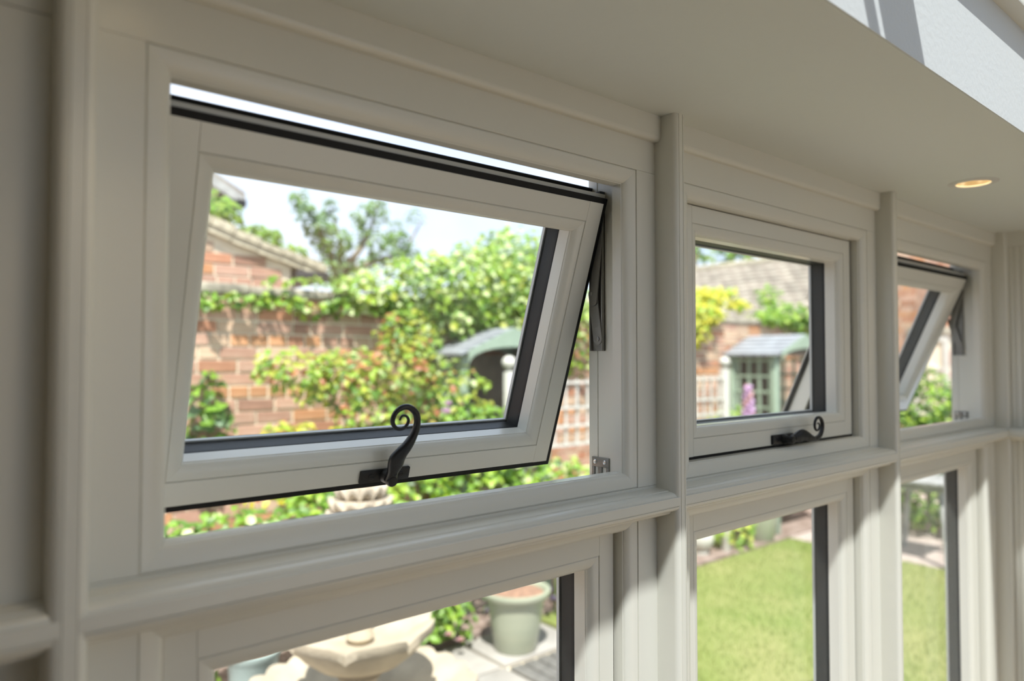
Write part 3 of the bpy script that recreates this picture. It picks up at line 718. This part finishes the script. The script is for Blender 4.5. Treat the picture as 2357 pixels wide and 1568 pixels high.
# tiled outbuilding roof behind the wall on the far side, seen through the middle window
tb = empty('tiled_barn', (9.5, 7.0, G), label='long grey-brown tiled roof behind the garden wall in the middle window', cat='building')
TB = tuple(tb.location); RE, RR, ZE, ZT = 8.62, 10.30, 0.53, 1.56
mb = MB(); pts = [(RE + 0.12, G), (RE + 0.12, ZE), (RR, ZT - 0.06), (10.37, ZT - 0.06), (10.37, G)]
mb.loops([[(x_, 4.66, z_) for x_, z_ in pts], [(x_, 9.6, z_) for x_, z_ in pts]]); shifted(mb, TB).build('walls', M['mortar'], tb, smooth=0)
sl_len = math.hypot(RR - RE, ZT - ZE); pa = math.atan2(ZT - ZE, RR - RE)
tm = MB().box(0, -0.098, -0.006, 0.20, 0.098, 0.010); to = tm.build('tile', M['rooftile'], smooth=0, bevel=0.003, seg=1); ROOTS.remove(to); tme = to.data; bpy.data.objects.remove(to)
nr_ = 14
for r_ in range(nr_):
    for c in range(21):
        s_ = r_ * (sl_len / nr_); y = 4.72 + 0.2 * c + (0.1 if r_ % 2 else 0)
        link(tme, 'tile', tb, (RE + s_ * math.cos(pa) - TB[0] - 0.0, y - TB[1], ZE + s_ * math.sin(pa) + 0.02 - TB[2]), (random.uniform(-.02, .02), -pa + 0.06, random.uniform(-.02, .02)))
for c in range(10):
    o = MB().tube([(RR, 4.66 + 0.42 * c, ZT + 0.01), (RR, 4.66 + 0.42 * c + 0.41, ZT + 0.01)], 0.07, 10); shifted(o, TB).build('ridge_tile', M['verge'], tb)

# brick house whose gable closes the garden on the far side
h2 = empty('gabled_house', (10.5, 3.0, G), label='brick gabled house closing the far end of the garden', cat='building')
H2 = tuple(h2.location); HX = 10.5
def gz(y): return 1.20 + (5.84 - y) * 0.86 if y > 2.9 else 1.20 + (y + 0.04) * 0.86
mb = MB(); pts = [(-0.04, G), (5.80, G), (5.80, gz(5.80) - 0.03), (2.9, gz(2.9) - 0.03), (-0.04, gz(-0.04) - 0.03)]
mb.loops([[(HX + 0.007, y_, z_) for y_, z_ in pts], [(HX + 6, y_, z_) for y_, z_ in pts]]); shifted(mb, H2).build('gable_wall', M['mortar'], h2, smooth=0)
# bricks run along -y so their faces look back to the garden
def keep2(u, z):
    y = 5.80 - u
    if 3.50 < y < 3.95 and -0.95 < z < 0.33: return False
    return z + 0.05 < gz(y) - 0.05 and z + .05 < gz(y - .1) and z + .05 < gz(y + .1)
def pref2(u, z):
    y = 5.80 - u
    return (0 if (4.95 < y < 5.8 and z > 0.3) or (3.45 < y < 4.3 and z > 0.0) else 10) + abs(z - 0.9)
brick_field(h2, H2, (HX, 5.80, 0), (0, -1, 0), -pi / 2, 5.8, 64, G + 0.05, keep2, pref2, 300, wts=(4, 3, 4, 2, 2, 4))
mb = MB(); mb.loops([[(HX - 0.10, y_, gz(y_) + d) for y_, d in ((5.95, -0.03), (5.95, 0.05), (2.9, 0.05), (2.9, -0.03))], [(HX + 6, y_, gz(y_) + d) for y_, d in ((5.95, -0.03), (5.95, 0.05), (2.9, 0.05), (2.9, -0.03))]])
mb.loops([[(HX - 0.10, y_, gz(y_) + d) for y_, d in ((-0.2, -0.03), (-0.2, 0.05), (2.9, 0.05), (2.9, -0.03))], [(HX + 6, y_, gz(y_) + d) for y_, d in ((-0.2, -0.03), (-0.2, 0.05), (2.9, 0.05), (2.9, -0.03))]])
shifted(mb, H2).build('roof', M['rooftile'], h2, smooth=0)
mb = MB(); mb.loops([[(x_, y_, gz(y_) + d) for y_, d in ((5.92, -0.12), (5.92, -0.02), (2.9, -0.02), (2.9, -0.12))] for x_ in (HX - 0.09, HX - 0.05)]); shifted(mb, H2).build('bargeboard', M['dark_wood'], h2, smooth=0)
mb = MB().box(HX - 0.03, 3.42, 0.33, HX + 0.03, 4.03, 0.44); shifted(mb, H2).build('lintel', M['coping'], h2, bevel=0.01)
wf = empty('house_window', (HX - OB[0] * 0 - H2[0], 3.725 - H2[1], -0.30 - H2[2]), h2)
def wpart(mb, n_, m_): return shifted(mb, (HX, 3.725, -0.30)).build(n_, m_, wf, smooth=0)
mb = MB(); mb.box(HX - 0.02, 3.50, -0.93, HX + 0.06, 3.57, 0.32); mb.box(HX - 0.02, 3.88, -0.93, HX + 0.06, 3.95, 0.32); mb.box(HX - 0.02, 3.57, 0.25, HX + 0.06, 3.88, 0.32); mb.box(HX - 0.02, 3.57, -0.93, HX + 0.06, 3.88, -0.86)
wpart(mb, 'frame', M['white'])
mb = MB(); mb.box(HX - 0.01, 3.57, -0.14, HX + 0.05, 3.88, -0.10); mb.box(HX - 0.01, 3.57, -0.52, HX + 0.05, 3.88, -0.48); wpart(mb, 'glazing_bar', M['white'])
wpart(MB().box(HX + 0.02, 3.57, -0.86, HX + 0.03, 3.88, 0.25), 'pane', M['spacer'])

# ------------------------------------------------------------------ garden furniture
def arbour(x, y0, y1, half, ez, az, label):
    """gabled sage arbour, open towards the house, left eaves at x"""
    r = empty('garden_arbour', (x + half, (y0 + y1) / 2, G), label=label, cat='arbour', group='sage garden arbours'); B = tuple(r.location)
    def p_(mb, n_, m_, bv=0.0): return shifted(mb, B).build(n_, m_, r, bevel=bv, smooth=30)
    xr = x + 2 * half; xm = x + half; ov_ = 0.02
    for px in (x + 0.06, xr - 0.06):
        for py in (y0 + 0.06, y1 - 0.04):
            p_(MB().box(px - 0.030, py - 0.030, G, px + 0.030, py + 0.030, ez + 0.01), 'post', M['sage'], 0.004)
    for sg, xe in ((1, x), (-1, xr)):
        for b_ in range(5):       # lapped roof boards
            t0, t1 = b_ / 5, (b_ + 1) / 5 + 0.02
            pts = [(xe + sg * half * t0 - sg * 0.02, ez + (az - ez) * t0 - 0.004), (xe + sg * half * min(t1, 1), ez + (az - ez) * min(t1, 1) - 0.004)]
            (xa, za), (xb, zb) = pts
            p_(MB().loops([[(xa, y, za), (xb, y, zb), (xb, y, zb + 0.014), (xa, y, za + 0.022)] for y in (y0 - ov_, y1 + ov_)]), 'roof_board', M['lead'])
    # arched bargeboard on the open gable
    for yy, n_ in ((y0 - 0.035, 'bargeboard'), (y1 + 0.02, 'bargeboard')):
        outer = [(x - 0.01, ez - 0.02), (x - 0.01, ez + 0.008), (xm, az + 0.008), (xr + 0.01, ez + 0.008), (xr + 0.01, ez - 0.02)]
        inner = [(xm + half * 0.90 * math.cos(t), ez - 0.055 + (az - ez) * 0.62 * math.sin(t)) for t in [pi * q / 12 for q in range(13)]]
        ii = inner; top = []
        for (ix_, iz_) in ii:
            top.append((ix_, az + 0.008 - abs(ix_ - xm) / half * (az - ez)))
        mb = MB()
        for q in range(12):
            mb.loops([[(ii[q][0], y, ii[q][1]), (ii[q + 1][0], y, ii[q + 1][1]), (top[q + 1][0], y, top[q + 1][1]), (top[q][0], y, top[q][1])] for y in (yy, yy + 0.016)])
        p_(mb, n_, M['sage'])
    for px in (x + 0.06, xr - 0.06):   # square lattice sides
        for k in range(1, 5):
            yv = y0 + (y1 - y0) * k / 5
            p_(MB().box(px - 0.008, yv - 0.012, G + 0.45, px + 0.008, yv + 0.012, ez - 0.01), 'lattice_slat', M['sage'])
        for k in range(9):
            zv = G + 0.45 + (ez - 0.05 - G - 0.45) * k / 8
            p_(MB().box(px - 0.011, y0 + 0.06, zv - 0.012, px + 0.011, y1 - 0.04, zv + 0.012), 'lattice_slat', M['sage'])
    for k in range(7):
        xv = x + 0.10 + (2 * half - 0.2) * k / 6
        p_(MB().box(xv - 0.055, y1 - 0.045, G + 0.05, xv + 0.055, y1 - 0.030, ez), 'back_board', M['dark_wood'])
    for k in range(3):
        yv = y0 + 0.16 + 0.105 * k
        p_(MB().box(x + 0.09, yv - 0.045, G + 0.42, xr - 0.09, yv + 0.045, G + 0.445), 'seat_board', M['sage'], 0.003)
    p_(MB().box(x + 0.09, y0 + 0.10, G + 0.30, xr - 0.09, y0 + 0.125, G + 0.42), 'seat_rail', M['sage'])
    return r
arbour(2.69, 3.76, 4.14, 0.43, 0.035, 0.215, 'sage arbour with grey gabled roof beneath the variegated creeper, right of the handle')
arbour(6.29, 3.58, 4.15, 0.50, 0.048, 0.25, 'sage arbour with pale grey roof and lattice side seen in the middle window')

tr = empty('garden_trellis', (4.2, 3.6, G), label='long white square trellis fence with a ball-topped end post beside the arbour', cat='trellis'); TR = tuple(tr.location)
def tp(mb, n_, bv=0.0): return shifted(mb, TR).build(n_, M['white'], tr, bevel=bv)
for px in (2.965, 3.80, 4.62, 5.44):
    tp(MB().box(px - 0.028, 3.572, G, px + 0.028, 3.628, -0.075), 'post', 0.004)
    tp(MB().lathe([(0.012, 0), (0.020, 0.006), (0.014, 0.014), (0.030, 0.022), (0.045, 0.040), (0.049, 0.058), (0.044, 0.078), (0.028, 0.096), (0.010, 0.103)], (px, 3.6, -0.075), 20), 'ball_finial')
for a_, b_ in ((2.993, 3.772), (3.828, 4.592), (4.648, 5.412)):
    for zc in (-0.16, -0.34, -0.47, -0.60):
        tp(MB().box(a_, 3.590, zc - 0.009, b_, 3.604, zc + 0.009), 'rail')
    for k in range(7):
        xv = a_ + (b_ - a_) * (k + 0.5) / 7
        tp(MB().box(xv - 0.009, 3.604, -0.62, xv + 0.009, 3.616, -0.14), 'lattice_slat')

# tiered fountain of cast stone
ft = empty('stone_fountain', (1.31, 2.50, G), label='pale cast stone tiered fountain with scalloped bowls on the patio', cat='fountain')
def scal(n_, amp, rng):
    def f(i, a, r, z):
        w_ = rng.get(i, 0)
        s_ = abs(math.sin(a * n_ / 2))
        return r * (1 + amp * w_ * (s_ - 0.5)), z + amp * 0.25 * w_ * (s_ - 0.6)
    return f
o = MB().lathe([(0.30, 0), (0.31, 0.06), (0.24, 0.10), (0.17, 0.16), (0.15, 0.22), (0.19, 0.28), (0.31, 0.335), (0.42, 0.375), (0.462, 0.398), (0.458, 0.420), (0.425, 0.408), (0.31, 0.350), (0.05, 0.335)], (0, 0, 0), 120, scal(24, 0.045, {7: .7, 8: 1, 9: 1, 10: .6})); o.build('lower_basin', M['stone'], ft)
o = MB().lathe([(0.05, 0.325), (0.13, 0.33), (0.10, 0.37), (0.06, 0.41), (0.055, 0.45), (0.085, 0.485), (0.06, 0.50), (0.05, 0.505)], (0, 0, 0), 32); o.build('pedestal', M['stone'], ft)
def lobes(i, a, r, z):
    f = abs(math.sin(3.5 * a + 1.533)) ** 0.40; k = {3: 0.25, 4: 0.7, 5: 1.0, 6: 1.0, 7: 0.6}.get(i, 0)
    return r - 0.040 * k * (1 - f) ** 1.6, z - 0.060 * k * (1 - f) ** 1.6
o = MB().lathe([(0.05, 0.500), (0.095, 0.512), (0.17, 0.545), (0.225, 0.590), (0.262, 0.636), (0.290, 0.662), (0.290, 0.694), (0.262, 0.682), (0.15, 0.62), (0.03, 0.605)], (0, 0, 0), 112, lobes); o.build('middle_bowl', M['stone'], ft, smooth=50)
o = MB().lathe([(0.03, 0.60), (0.055, 0.63), (0.04, 0.68), (0.034, 0.80), (0.05, 0.90), (0.06, 0.96), (0.04, 1.0)], (0, 0, 0), 24); o.build('stem', M['stone'], ft)
for zc, rr in ((1.035, 0.118), (1.085, 0.128), (1.135, 0.118), (1.185, 0.100)):
    o = MB().lathe([(0.03, zc - 0.03), (rr * 0.75, zc - 0.025), (rr, zc + 0.0), (rr * 1.02, zc + 0.015), (rr * 0.9, zc + 0.028), (0.03, zc + 0.03)], (0, 0, 0), 72, scal(12, 0.14, {1: 1, 2: 1, 3: 1})); o.build('scalloped_tier', M['stone'], ft)
o = MB().lathe([(0.05, 1.21), (0.07, 1.24), (0.06, 1.29), (0.03, 1.33), (0.008, 1.35)], (0, 0, 0), 24); o.build('finial', M['stone'], ft)

def pot(name, loc, prof, m_, label, soil, extra=None):
    r = empty(name, loc, label=label, cat='plant pot')
    MB().lathe(prof, (0, 0, 0), 44).build('body', m_, r, smooth=50)
    if soil: MB().lathe([(0.004, soil[1] - 0.02), (soil[0], soil[1] - 0.02), (soil[0], soil[1]), (soil[0] * 0.5, soil[1] + 0.012), (0.004, soil[1] + 0.015)], (0, 0, 0), 32).build('compost', M['pot_soil'], r)
    return r
pot('glazed_pot', (2.685, 3.20, G + 0.012), [(0.02, 0), (0.118, 0), (0.125, 0.012), (0.150, 0.16), (0.166, 0.275), (0.170, 0.300), (0.196, 0.312), (0.208, 0.330), (0.205, 0.348), (0.188, 0.352), (0.176, 0.345), (0.168, 0.320), (0.150, 0.30), (0.02, 0.30)], M['glaze'], 'big sage glazed pot with thick rolled rim standing on pale paving', (0.165, 0.325))
pot('tapered_pot', (1.135, 3.16, G + 0.012), [(0.02, 0), (0.075, 0), (0.080, 0.01), (0.095, 0.20), (0.108, 0.375), (0.119, 0.387), (0.120, 0.407), (0.104, 0.411), (0.100, 0.385), (0.02, 0.365)], M['glaze_blue'], 'tall grey-green tapered pot beside the fountain', (0.099, 0.395))
pot('large_pot', (6.06, 3.66, G + 0.02), [(0.02, 0), (0.135, 0), (0.145, 0.012), (0.178, 0.30), (0.190, 0.44), (0.208, 0.455), (0.210, 0.480), (0.188, 0.485), (0.18, 0.45), (0.02, 0.43)], M['glaze'], 'sage pot at the lawn edge seen in the middle lower window', (0.179, 0.462))
sb = empty('stone_ball', (5.20, 3.70, G + 0.02), label='round white stone ball on the bed beside the lawn', cat='ornament')
MB().lathe([(0.01, 0.0), (0.07, 0.0), (0.072, 0.014), (0.056, 0.024), (0.085, 0.05), (0.112, 0.10), (0.118, 0.145), (0.108, 0.19), (0.080, 0.23), (0.040, 0.250), (0.006, 0.256)], (0, 0, 0), 36).build('ball', M['white'], sb)

gt = empty('garden_table', (6.62, 2.42, G), label='weathered grey wooden garden table with splayed legs by the dark bush', cat='table')
for k in range(6):
    MB().box(-0.26, -0.30 + 0.1 * k + 0.004, 0.665, 0.26, -0.30 + 0.1 * k + 0.096, 0.690).build('top_slat', M['grey_wood'], gt, bevel=0.003)
for sx in (-1, 1):
    for sy in (-1, 1):
        MB().tube([(sx * 0.15, sy * 0.18, 0.66), (sx * 0.25, sy * 0.27, 0.0)], 0.028, 8).build('leg', M['grey_wood'], gt)
    MB().box(sx * 0.17 - 0.02, -0.22, 0.60, sx * 0.17 + 0.02, 0.22, 0.66).build('apron', M['grey_wood'], gt)

# ------------------------------------------------------------------ plants in the garden
plant('wall_ivy', (1.4, WY - 0.05, 0.33), 'thin green ivy trailing along the garden wall coping', 'ivy',
      [((0.75 + 0.22 * k, WY - 0.050, 0.338 + 0.012 * math.sin(k * 2.1)), (0.14, 0.04, 0.042), 1) for k in range(8)] + [((1.75, WY, 0.475), (0.22, 0.1, 0.03), 0.7), ((2.1, WY, 0.48), (0.2, 0.1, 0.045), 1)],
      430, 0.052, [('bright', 4), ('lime', 2), ('pale', 1.5), ('mid', 2)], 200, 0.85)
plant('variegated_creeper', (2.9, WY, 0.1), 'large variegated creeper tumbling over the wall above the arbour', 'creeper',
      [((2.55, WY - 0.05, 0.50), (0.42, 0.22, 0.20), 3), ((3.0, WY - 0.05, 0.56), (0.48, 0.28, 0.27), 5), ((3.5, WY - 0.05, 0.66), (0.45, 0.3, 0.36), 5), ((3.0, WY - 0.12, 0.32), (0.35, 0.16, 0.16), 3), ((3.45, WY - 0.1, 0.34), (0.45, 0.2, 0.18), 3.5), ((2.62, WY - 0.08, 0.22), (0.16, 0.1, 0.17), 1), ((3.95, WY, 0.6), (0.4, 0.3, 0.4), 3), ((4.3, WY - 0.05, 0.2), (0.45, 0.2, 0.35), 2), ((2.2, WY - 0.06, 0.44), (0.2, 0.1, 0.1), 0.8)],
      3600, 0.060, [('lime', 4), ('bright', 3), ('pale', 3.4), ('mid', 1.6), ('yellow', 1.2)], 300, 0.72)
plant('copper_tipped_shrub', (2.1, 3.75, G), 'yellow-green shrub with coppery tips growing up the brick wall', 'shrub',
      [((1.62, 3.85, -0.05), (0.28, 0.14, 0.10), 1.6), ((1.95, 3.82, -0.10), (0.26, 0.18, 0.16), 2.2), ((2.30, 3.80, -0.08), (0.26, 0.2, 0.26), 3.0), ((2.35, 3.88, 0.17), (0.20, 0.15, 0.16), 1.6), ((2.60, 3.78, -0.24), (0.30, 0.2, 0.22), 2.4), ((2.05, 3.80, -0.32), (0.22, 0.16, 0.14), 1.5), ((2.40, 3.75, -0.45), (0.36, 0.22, 0.16), 2.0), ((1.72, 3.85, -0.17), (0.12, 0.1, 0.07), .5), ((2.5, 3.8, -0.9), (0.3, 0.2, 0.35), 1.5)],
      2100, 0.055, [('yellow', 4), ('lime', 3.4), ('bright', 2), ('mid', 1.5), ('red', 1.1), ('pale', 1)], 300, 0.62,
      stems=[([(2.1, 3.8, G), (2.05, 3.85, -0.9), (1.9, 3.85, -0.3), (1.65, 3.86, -0.1)], [0.016, 0.012, 0.009, 0.005], 'bark'), ([(2.15, 3.8, G), (2.25, 3.84, -0.8), (2.32, 3.82, -0.05)], [0.016, 0.012, 0.006], 'bark'), ([(2.2, 3.78, G), (2.45, 3.8, -0.7), (2.6, 3.78, -0.25)], [0.014, 0.010, 0.005], 'bark')])
plant('leafy_shrub', (2.85, 3.62, G), 'fresh green shrub with lilac blooms in front of the arbour', 'shrub',
      [((2.60, 3.66, -0.42), (0.22, 0.16, 0.20), 2), ((2.85, 3.60, -0.55), (0.24, 0.16, 0.24), 2.4), ((2.7, 3.6, -0.85), (0.3, 0.2, 0.3), 2.5), ((3.1, 3.55, -0.95), (0.3, 0.2, 0.26), 2)],
      900, 0.062, [('bright', 4), ('lime', 3), ('mid', 2), ('pale', .8)], 160, 0.75,
      flowers=[((2.36, 3.45, -0.32), 0.045, 'lilac'), ((2.38, 3.46, -0.27), 0.035, 'lilac'), ((2.92, 3.45, -0.40), 0.045, 'pink'), ((2.97, 3.47, -0.35), 0.035, 'lilac')])
plant('climbing_sprig', (1.17, WY - 0.05, -0.9), 'small green climbing sprig alone on the bare brick wall', 'climber',
      [((1.235, WY - 0.06, -0.10), (0.05, 0.03, 0.05), .5), ((1.20, WY - 0.06, -0.19), (0.11, 0.04, 0.05), 1), ((1.26, WY - 0.06, -0.29), (0.10, 0.04, 0.07), 1.1), ((1.17, WY - 0.06, -0.30), (0.06, 0.04, 0.05), .5), ((1.22, WY - 0.06, -0.43), (0.13, 0.05, 0.07), 1.5), ((1.25, WY - 0.06, -0.6), (0.15, 0.05, 0.1), 1.2)],
      84, 0.075, [('bright', 3), ('mid', 3), ('blue', 2)], 84, 0.85, stems=[([(1.23, WY - 0.02, -1.5), (1.24, WY - 0.03, -0.6), (1.22, WY - 0.03, -0.3), (1.235, WY - 0.03, -0.06)], [0.008, 0.006, 0.004, 0.002], 'bark')])
plant('gold_tip_shrub', (1.75, 3.70, G), 'low golden-tipped shrub at the foot of the brick wall', 'shrub',
      [((1.52, 3.72, -0.42), (0.20, 0.08, 0.07), 1.6), ((1.80, 3.72, -0.46), (0.16, 0.08, 0.07), 1.0), ((1.55, 3.72, -0.66), (0.3, 0.12, 0.14), 1.4)],
      330, 0.050, [('gold', 3), ('yellow', 4), ('lime', 2), ('red', .6)], 110, 0.6)
for lab, nm, blobs, n_, tint, no, fl in (
    ('broad-leaved green plant low in the bed, left of the fountain', 'border_plant', [((0.82, 3.45, -0.86), (0.22, 0.14, 0.13), 2), ((1.12, 3.48, -0.84), (0.2, 0.14, 0.11), 1.6), ((1.42, 3.5, -0.86), (0.14, 0.1, 0.10), .7), ((1.0, 3.5, -1.25), (0.4, 0.2, 0.25), 1.5)], 520, [('bright', 4), ('mid', 3), ('pale', 1)], 110, None),
    ('bright green plant just behind the fountain finial', 'border_plant', [((1.62, 3.45, -0.78), (0.20, 0.16, 0.15), 2), ((1.5, 3.4, -1.15), (0.28, 0.2, 0.25), 1.5)], 330, [('bright', 4), ('lime', 2), ('mid', 2)], 110, None),
    ('glossy lime plant right of the fountain finial', 'border_plant', [((2.12, 3.48, -0.80), (0.30, 0.18, 0.19), 2.4), ((2.05, 3.45, -1.2), (0.28, 0.18, 0.25), 1)], 380, [('lime', 4), ('bright', 3), ('dark', 1)], 120, None),
    ('pink-flowered green plant left of the big sage pot', 'border_plant', [((2.22, 3.50, -1.42), (0.27, 0.16, 0.20), 2.2), ((1.98, 3.42, -1.52), (0.24, 0.14, 0.15), 1.5), ((2.40, 3.46, -1.52), (0.14, 0.12, 0.12), .8)], 620, [('bright', 4), ('mid', 2), ('lime', 2)], 110, [((2.34, 3.34, -1.40), .03, 'pink'), ((2.42, 3.36, -1.50), .03, 'pink'), ((2.28, 3.30, -1.55), .028, 'pink'), ((2.10, 3.28, -1.60), .03, 'pink'), ((2.47, 3.38, -1.42), .028, 'pink'), ((2.36, 3.3, -1.6), .028, 'pink'), ((2.0, 3.26, -1.62), .026, 'white')]),
    ('shrub with long pale leaves below the trellis', 'border_plant', [((3.25, 3.46, -0.82), (0.32, 0.14, 0.16), 2), ((3.6, 3.45, -0.90), (0.35, 0.16, 0.16), 2), ((3.4, 3.4, -1.2), (0.4, 0.2, 0.22), 1.6)], 420, [('lime', 3), ('bright', 3), ('pale', 1.5), ('dark', 1)], 130, None),
    ('yellow-green mound between the stone ball and the large pot', 'border_plant', [((5.62, 3.68, -1.52), (0.24, 0.2, 0.18), 2), ((5.70, 3.7, -1.34), (0.2, 0.2, 0.16), 1)], 360, [('lime', 4), ('yellow', 2), ('bright', 3)], 110, None),
    ('small green tuft at the trellis foot, in the middle window', 'border_plant', [((5.9, 3.85, -0.62), (0.25, 0.15, 0.18), 2), ((5.6, 3.85, -0.8), (0.35, 0.15, 0.2), 2)], 300, [('lime', 3), ('bright', 3), ('pale', 1)], 90, None)):
    c0 = blobs[0][0]
    plant(nm, (c0[0], c0[1], G + 0.02), lab, 'plant', blobs, n_, 0.060, tint, no, 0.66, flowers=fl, stems=[([(c0[0], c0[1], G), (c0[0] + 0.02, c0[1], c0[2] + 0.02)], [0.008, 0.004], 'stem')])
plant('lavender_mound', (3.02, 3.62, G), 'hazy purple lavender mound behind the big sage pot', 'plant', [((3.0, 3.62, -1.52), (0.24, 0.14, 0.14), 1)], 160, 0.045, [('blue', 3), ('mid', 1)], 60, 0.22,
      flowers=[((3.0 + random.uniform(-.24, .24), 3.52 + random.uniform(-.1, .1), -1.46 + random.uniform(-.14, .1)), 0.03, 'purple') for _ in range(46)])
plant('yellow_wall_shrub', (6.3, WY + 0.2, 0.3), 'yellow-leaved shrub spilling over the wall before the tiled roof', 'shrub',
      [((5.95, WY + 0.05, 0.46), (0.28, 0.2, 0.12), 2), ((6.25, WY + 0.25, 0.66), (0.35, 0.25, 0.10), 2), ((6.65, WY + 0.3, 0.72), (0.25, 0.2, 0.06), .8), ((7.05, WY + 0.3, 0.62), (0.2, 0.15, 0.05), .6), ((5.8, WY, 0.28), (0.15, 0.15, 0.15), .7)],
      800, 0.07, [('gold', 3), ('yellow', 4), ('lime', 2)], 130, 0.65)
plant('green_wall_shrub', (7.3, WY, 0.4), 'bright green creeper on the wall corner by the gabled house', 'creeper',
      [((7.25, WY + 0.02, 0.46), (0.3, 0.2, 0.07), 1.2), ((7.65, WY + 0.05, 0.50), (0.35, 0.25, 0.16), 2), ((8.0, WY + 0.05, 0.36), (0.3, 0.2, 0.25), 1.6), ((7.7, WY + 0.3, 0.75), (0.14, 0.14, 0.16), .6)],
      700, 0.07, [('bright', 4), ('lime', 3), ('mid', 2)], 120, 0.7)
plant('rose_bush', (7.55, 2.74, G), 'tall leafy rose bush with one white bloom seen below the farthest open leaf', 'shrub',
      [((7.50, 2.72, -0.42), (0.40, 0.36, 0.30), 3), ((7.60, 2.80, -0.85), (0.46, 0.42, 0.36), 3), ((7.62, 2.75, -1.30), (0.46, 0.42, 0.34), 4), ((7.45, 2.55, -0.7), (0.3, 0.25, 0.3), 1.5)],
      2700, 0.062, [('mid', 3), ('bright', 3), ('lime', 2), ('dark', 2.2)], 200, 0.7, flowers=[((7.12, 2.54, -0.10), 0.085, 'white'), ((7.12, 2.6, -0.52), 0.05, 'white'), ((7.15, 2.42, -0.66), 0.05, 'pink')],
      stems=[([(7.55, 2.74, G), (7.5, 2.7, -0.9), (7.25, 2.6, -0.2)], [0.02, 0.015, 0.008], 'bark')])
fx = empty('foxglove', (5.74, 3.555, G + 0.02), label='pink foxglove spire standing before the lattice arbour', cat='flower')
MB().tube([(0, 0, 0), (0.01, 0, 0.7), (0.0, 0.0, 1.47)], [0.008, 0.007, 0.003], 7).build('stem', M['stem'], fx)
for k in range(46):
    t = k / 45; zc = 1.02 + 0.44 * t; a_ = k * 2.4; rr = 0.085 * (1 - 0.55 * t)
    fm = MB(); d = Vector((math.cos(a_), math.sin(a_), -0.55)).normalized()
    fm.tube([Vector((0, 0, zc)), Vector((0, 0, zc)) + d * rr * 0.55, Vector((0, 0, zc)) + d * rr], [0.008, 0.022 * (1 - 0.4 * t), 0.030 * (1 - 0.4 * t)], 7)
    fm.build('bell', P['lilac'] if k % 3 else P['pink'], fx)
for k in range(9):
    a_ = k * 2.4; lm = leaf_mesh('bright', 0.3); link(lm, 'leaf', fx, (0, 0, 0.1 + 0.11 * k), (0, -0.5, a_), (0.14, 0.14, 0.14))

# trees beyond the wall
def tree(name, x, y, z0, limbs, clumps, label, n, ln, tint, nobj):
    stems = [(([(x, y, G), (x + 0.02, y, z0)]), [0.11, 0.07], 'bark')]
    for lb in limbs: stems.append((lb, [0.05 - 0.042 * q / (len(lb) - 1) for q in range(len(lb))], 'bark'))
    plant(name, (x, y, G), label, 'tree', clumps, n, ln, tint, nobj, 0.6, stems=stems)
tree('garden_tree', 3.62, 7.5, 0.95,
     [[(3.62, 7.5, .9), (3.50, 7.5, 1.3), (3.28, 7.45, 1.6), (3.10, 7.45, 1.84)], [(3.62, 7.5, .9), (3.66, 7.5, 1.35), (3.52, 7.5, 1.75)], [(3.62, 7.5, .95), (3.9, 7.5, 1.3), (4.05, 7.5, 1.6), (4.15, 7.5, 1.95)], [(3.7, 7.5, 1.0), (4.1, 7.5, 1.18), (4.5, 7.5, 1.32), (4.75, 7.5, 1.75)]],
     [((3.12, 7.45, 1.80), (0.07, 0.1, 0.09), .5), ((3.22, 7.45, 1.64), (0.12, 0.15, 0.09), .9), ((3.36, 7.45, 1.50), (0.17, 0.15, 0.12), 1.4), ((3.50, 7.5, 1.72), (0.09, 0.1, 0.12), .7), ((3.55, 7.5, 1.36), (0.24, 0.2, 0.19), 3), ((3.60, 7.5, 1.05), (0.22, 0.2, 0.19), 2.2), ((3.92, 7.5, 1.66), (0.11, 0.12, 0.16), 1), ((4.12, 7.5, 1.78), (0.14, 0.12, 0.16), 1), ((4.08, 7.5, 1.42), (0.20, 0.2, 0.13), 1.6), ((4.40, 7.5, 1.52), (0.13, 0.15, 0.18), 1.3), ((4.30, 7.5, 1.24), (0.28, 0.2, 0.09), 1.5), ((4.55, 7.5, 1.35), (0.14, 0.14, 0.10), .9), ((4.66, 7.5, 1.78), (0.10, 0.1, 0.10), .35), ((3.95, 7.5, 1.1), (0.18, 0.2, 0.07), .6)],
     'open branching tree against the sky beyond the garden wall', 1050, 0.085, [('treeleaf', 5), ('mid', 2), ('blue', 2), ('bright', 2)], 200)
plant('far_tree', (8.5, 10.5, G), 'soft green tree rising behind the variegated creeper', 'tree',
      [((7.75, 10.5, 1.72), (0.5, 0.5, 0.36), 2), ((8.5, 10.5, 1.95), (0.7, 0.6, 0.5), 3), ((9.5, 10.5, 1.7), (0.8, 0.6, 0.5), 3), ((8.6, 10.5, 1.2), (0.8, 0.6, 0.4), 2)],
      1100, 0.14, [('treeleaf', 4), ('bright', 3), ('lime', 2)], 120, 0.6, stems=[([(8.5, 10.5, G), (8.5, 10.5, 1.2), (8.4, 10.5, 2.1)], [0.14, 0.10, 0.03], 'bark')])
plant('hedge_tree', (13.6, 10.0, G), 'green tree crown above the tiled roof ridge', 'tree',
      [((12.2, 10.2, 2.6), (1.2, 0.9, 1.0), 3), ((13.8, 9.5, 2.9), (1.4, 1.0, 1.2), 4), ((15.5, 9.0, 3.2), (1.4, 1.0, 1.3), 4), ((17.2, 9.3, 3.0), (1.3, 1.0, 1.2), 3)],
      1700, 0.20, [('bright', 4), ('lime', 2), ('mid', 3), ('treeleaf', 1)], 150, 0.62, stems=[([(13.6, 10, G), (13.6, 10, 1.5), (13.8, 9.8, 2.8)], [0.2, 0.15, 0.05], 'bark')])

# ------------------------------------------------------------------ lift everything to a floor at z = 0
for o in ROOTS:
    try: o.location.z += H
    except ReferenceError: pass
bpy.context.view_layer.update()
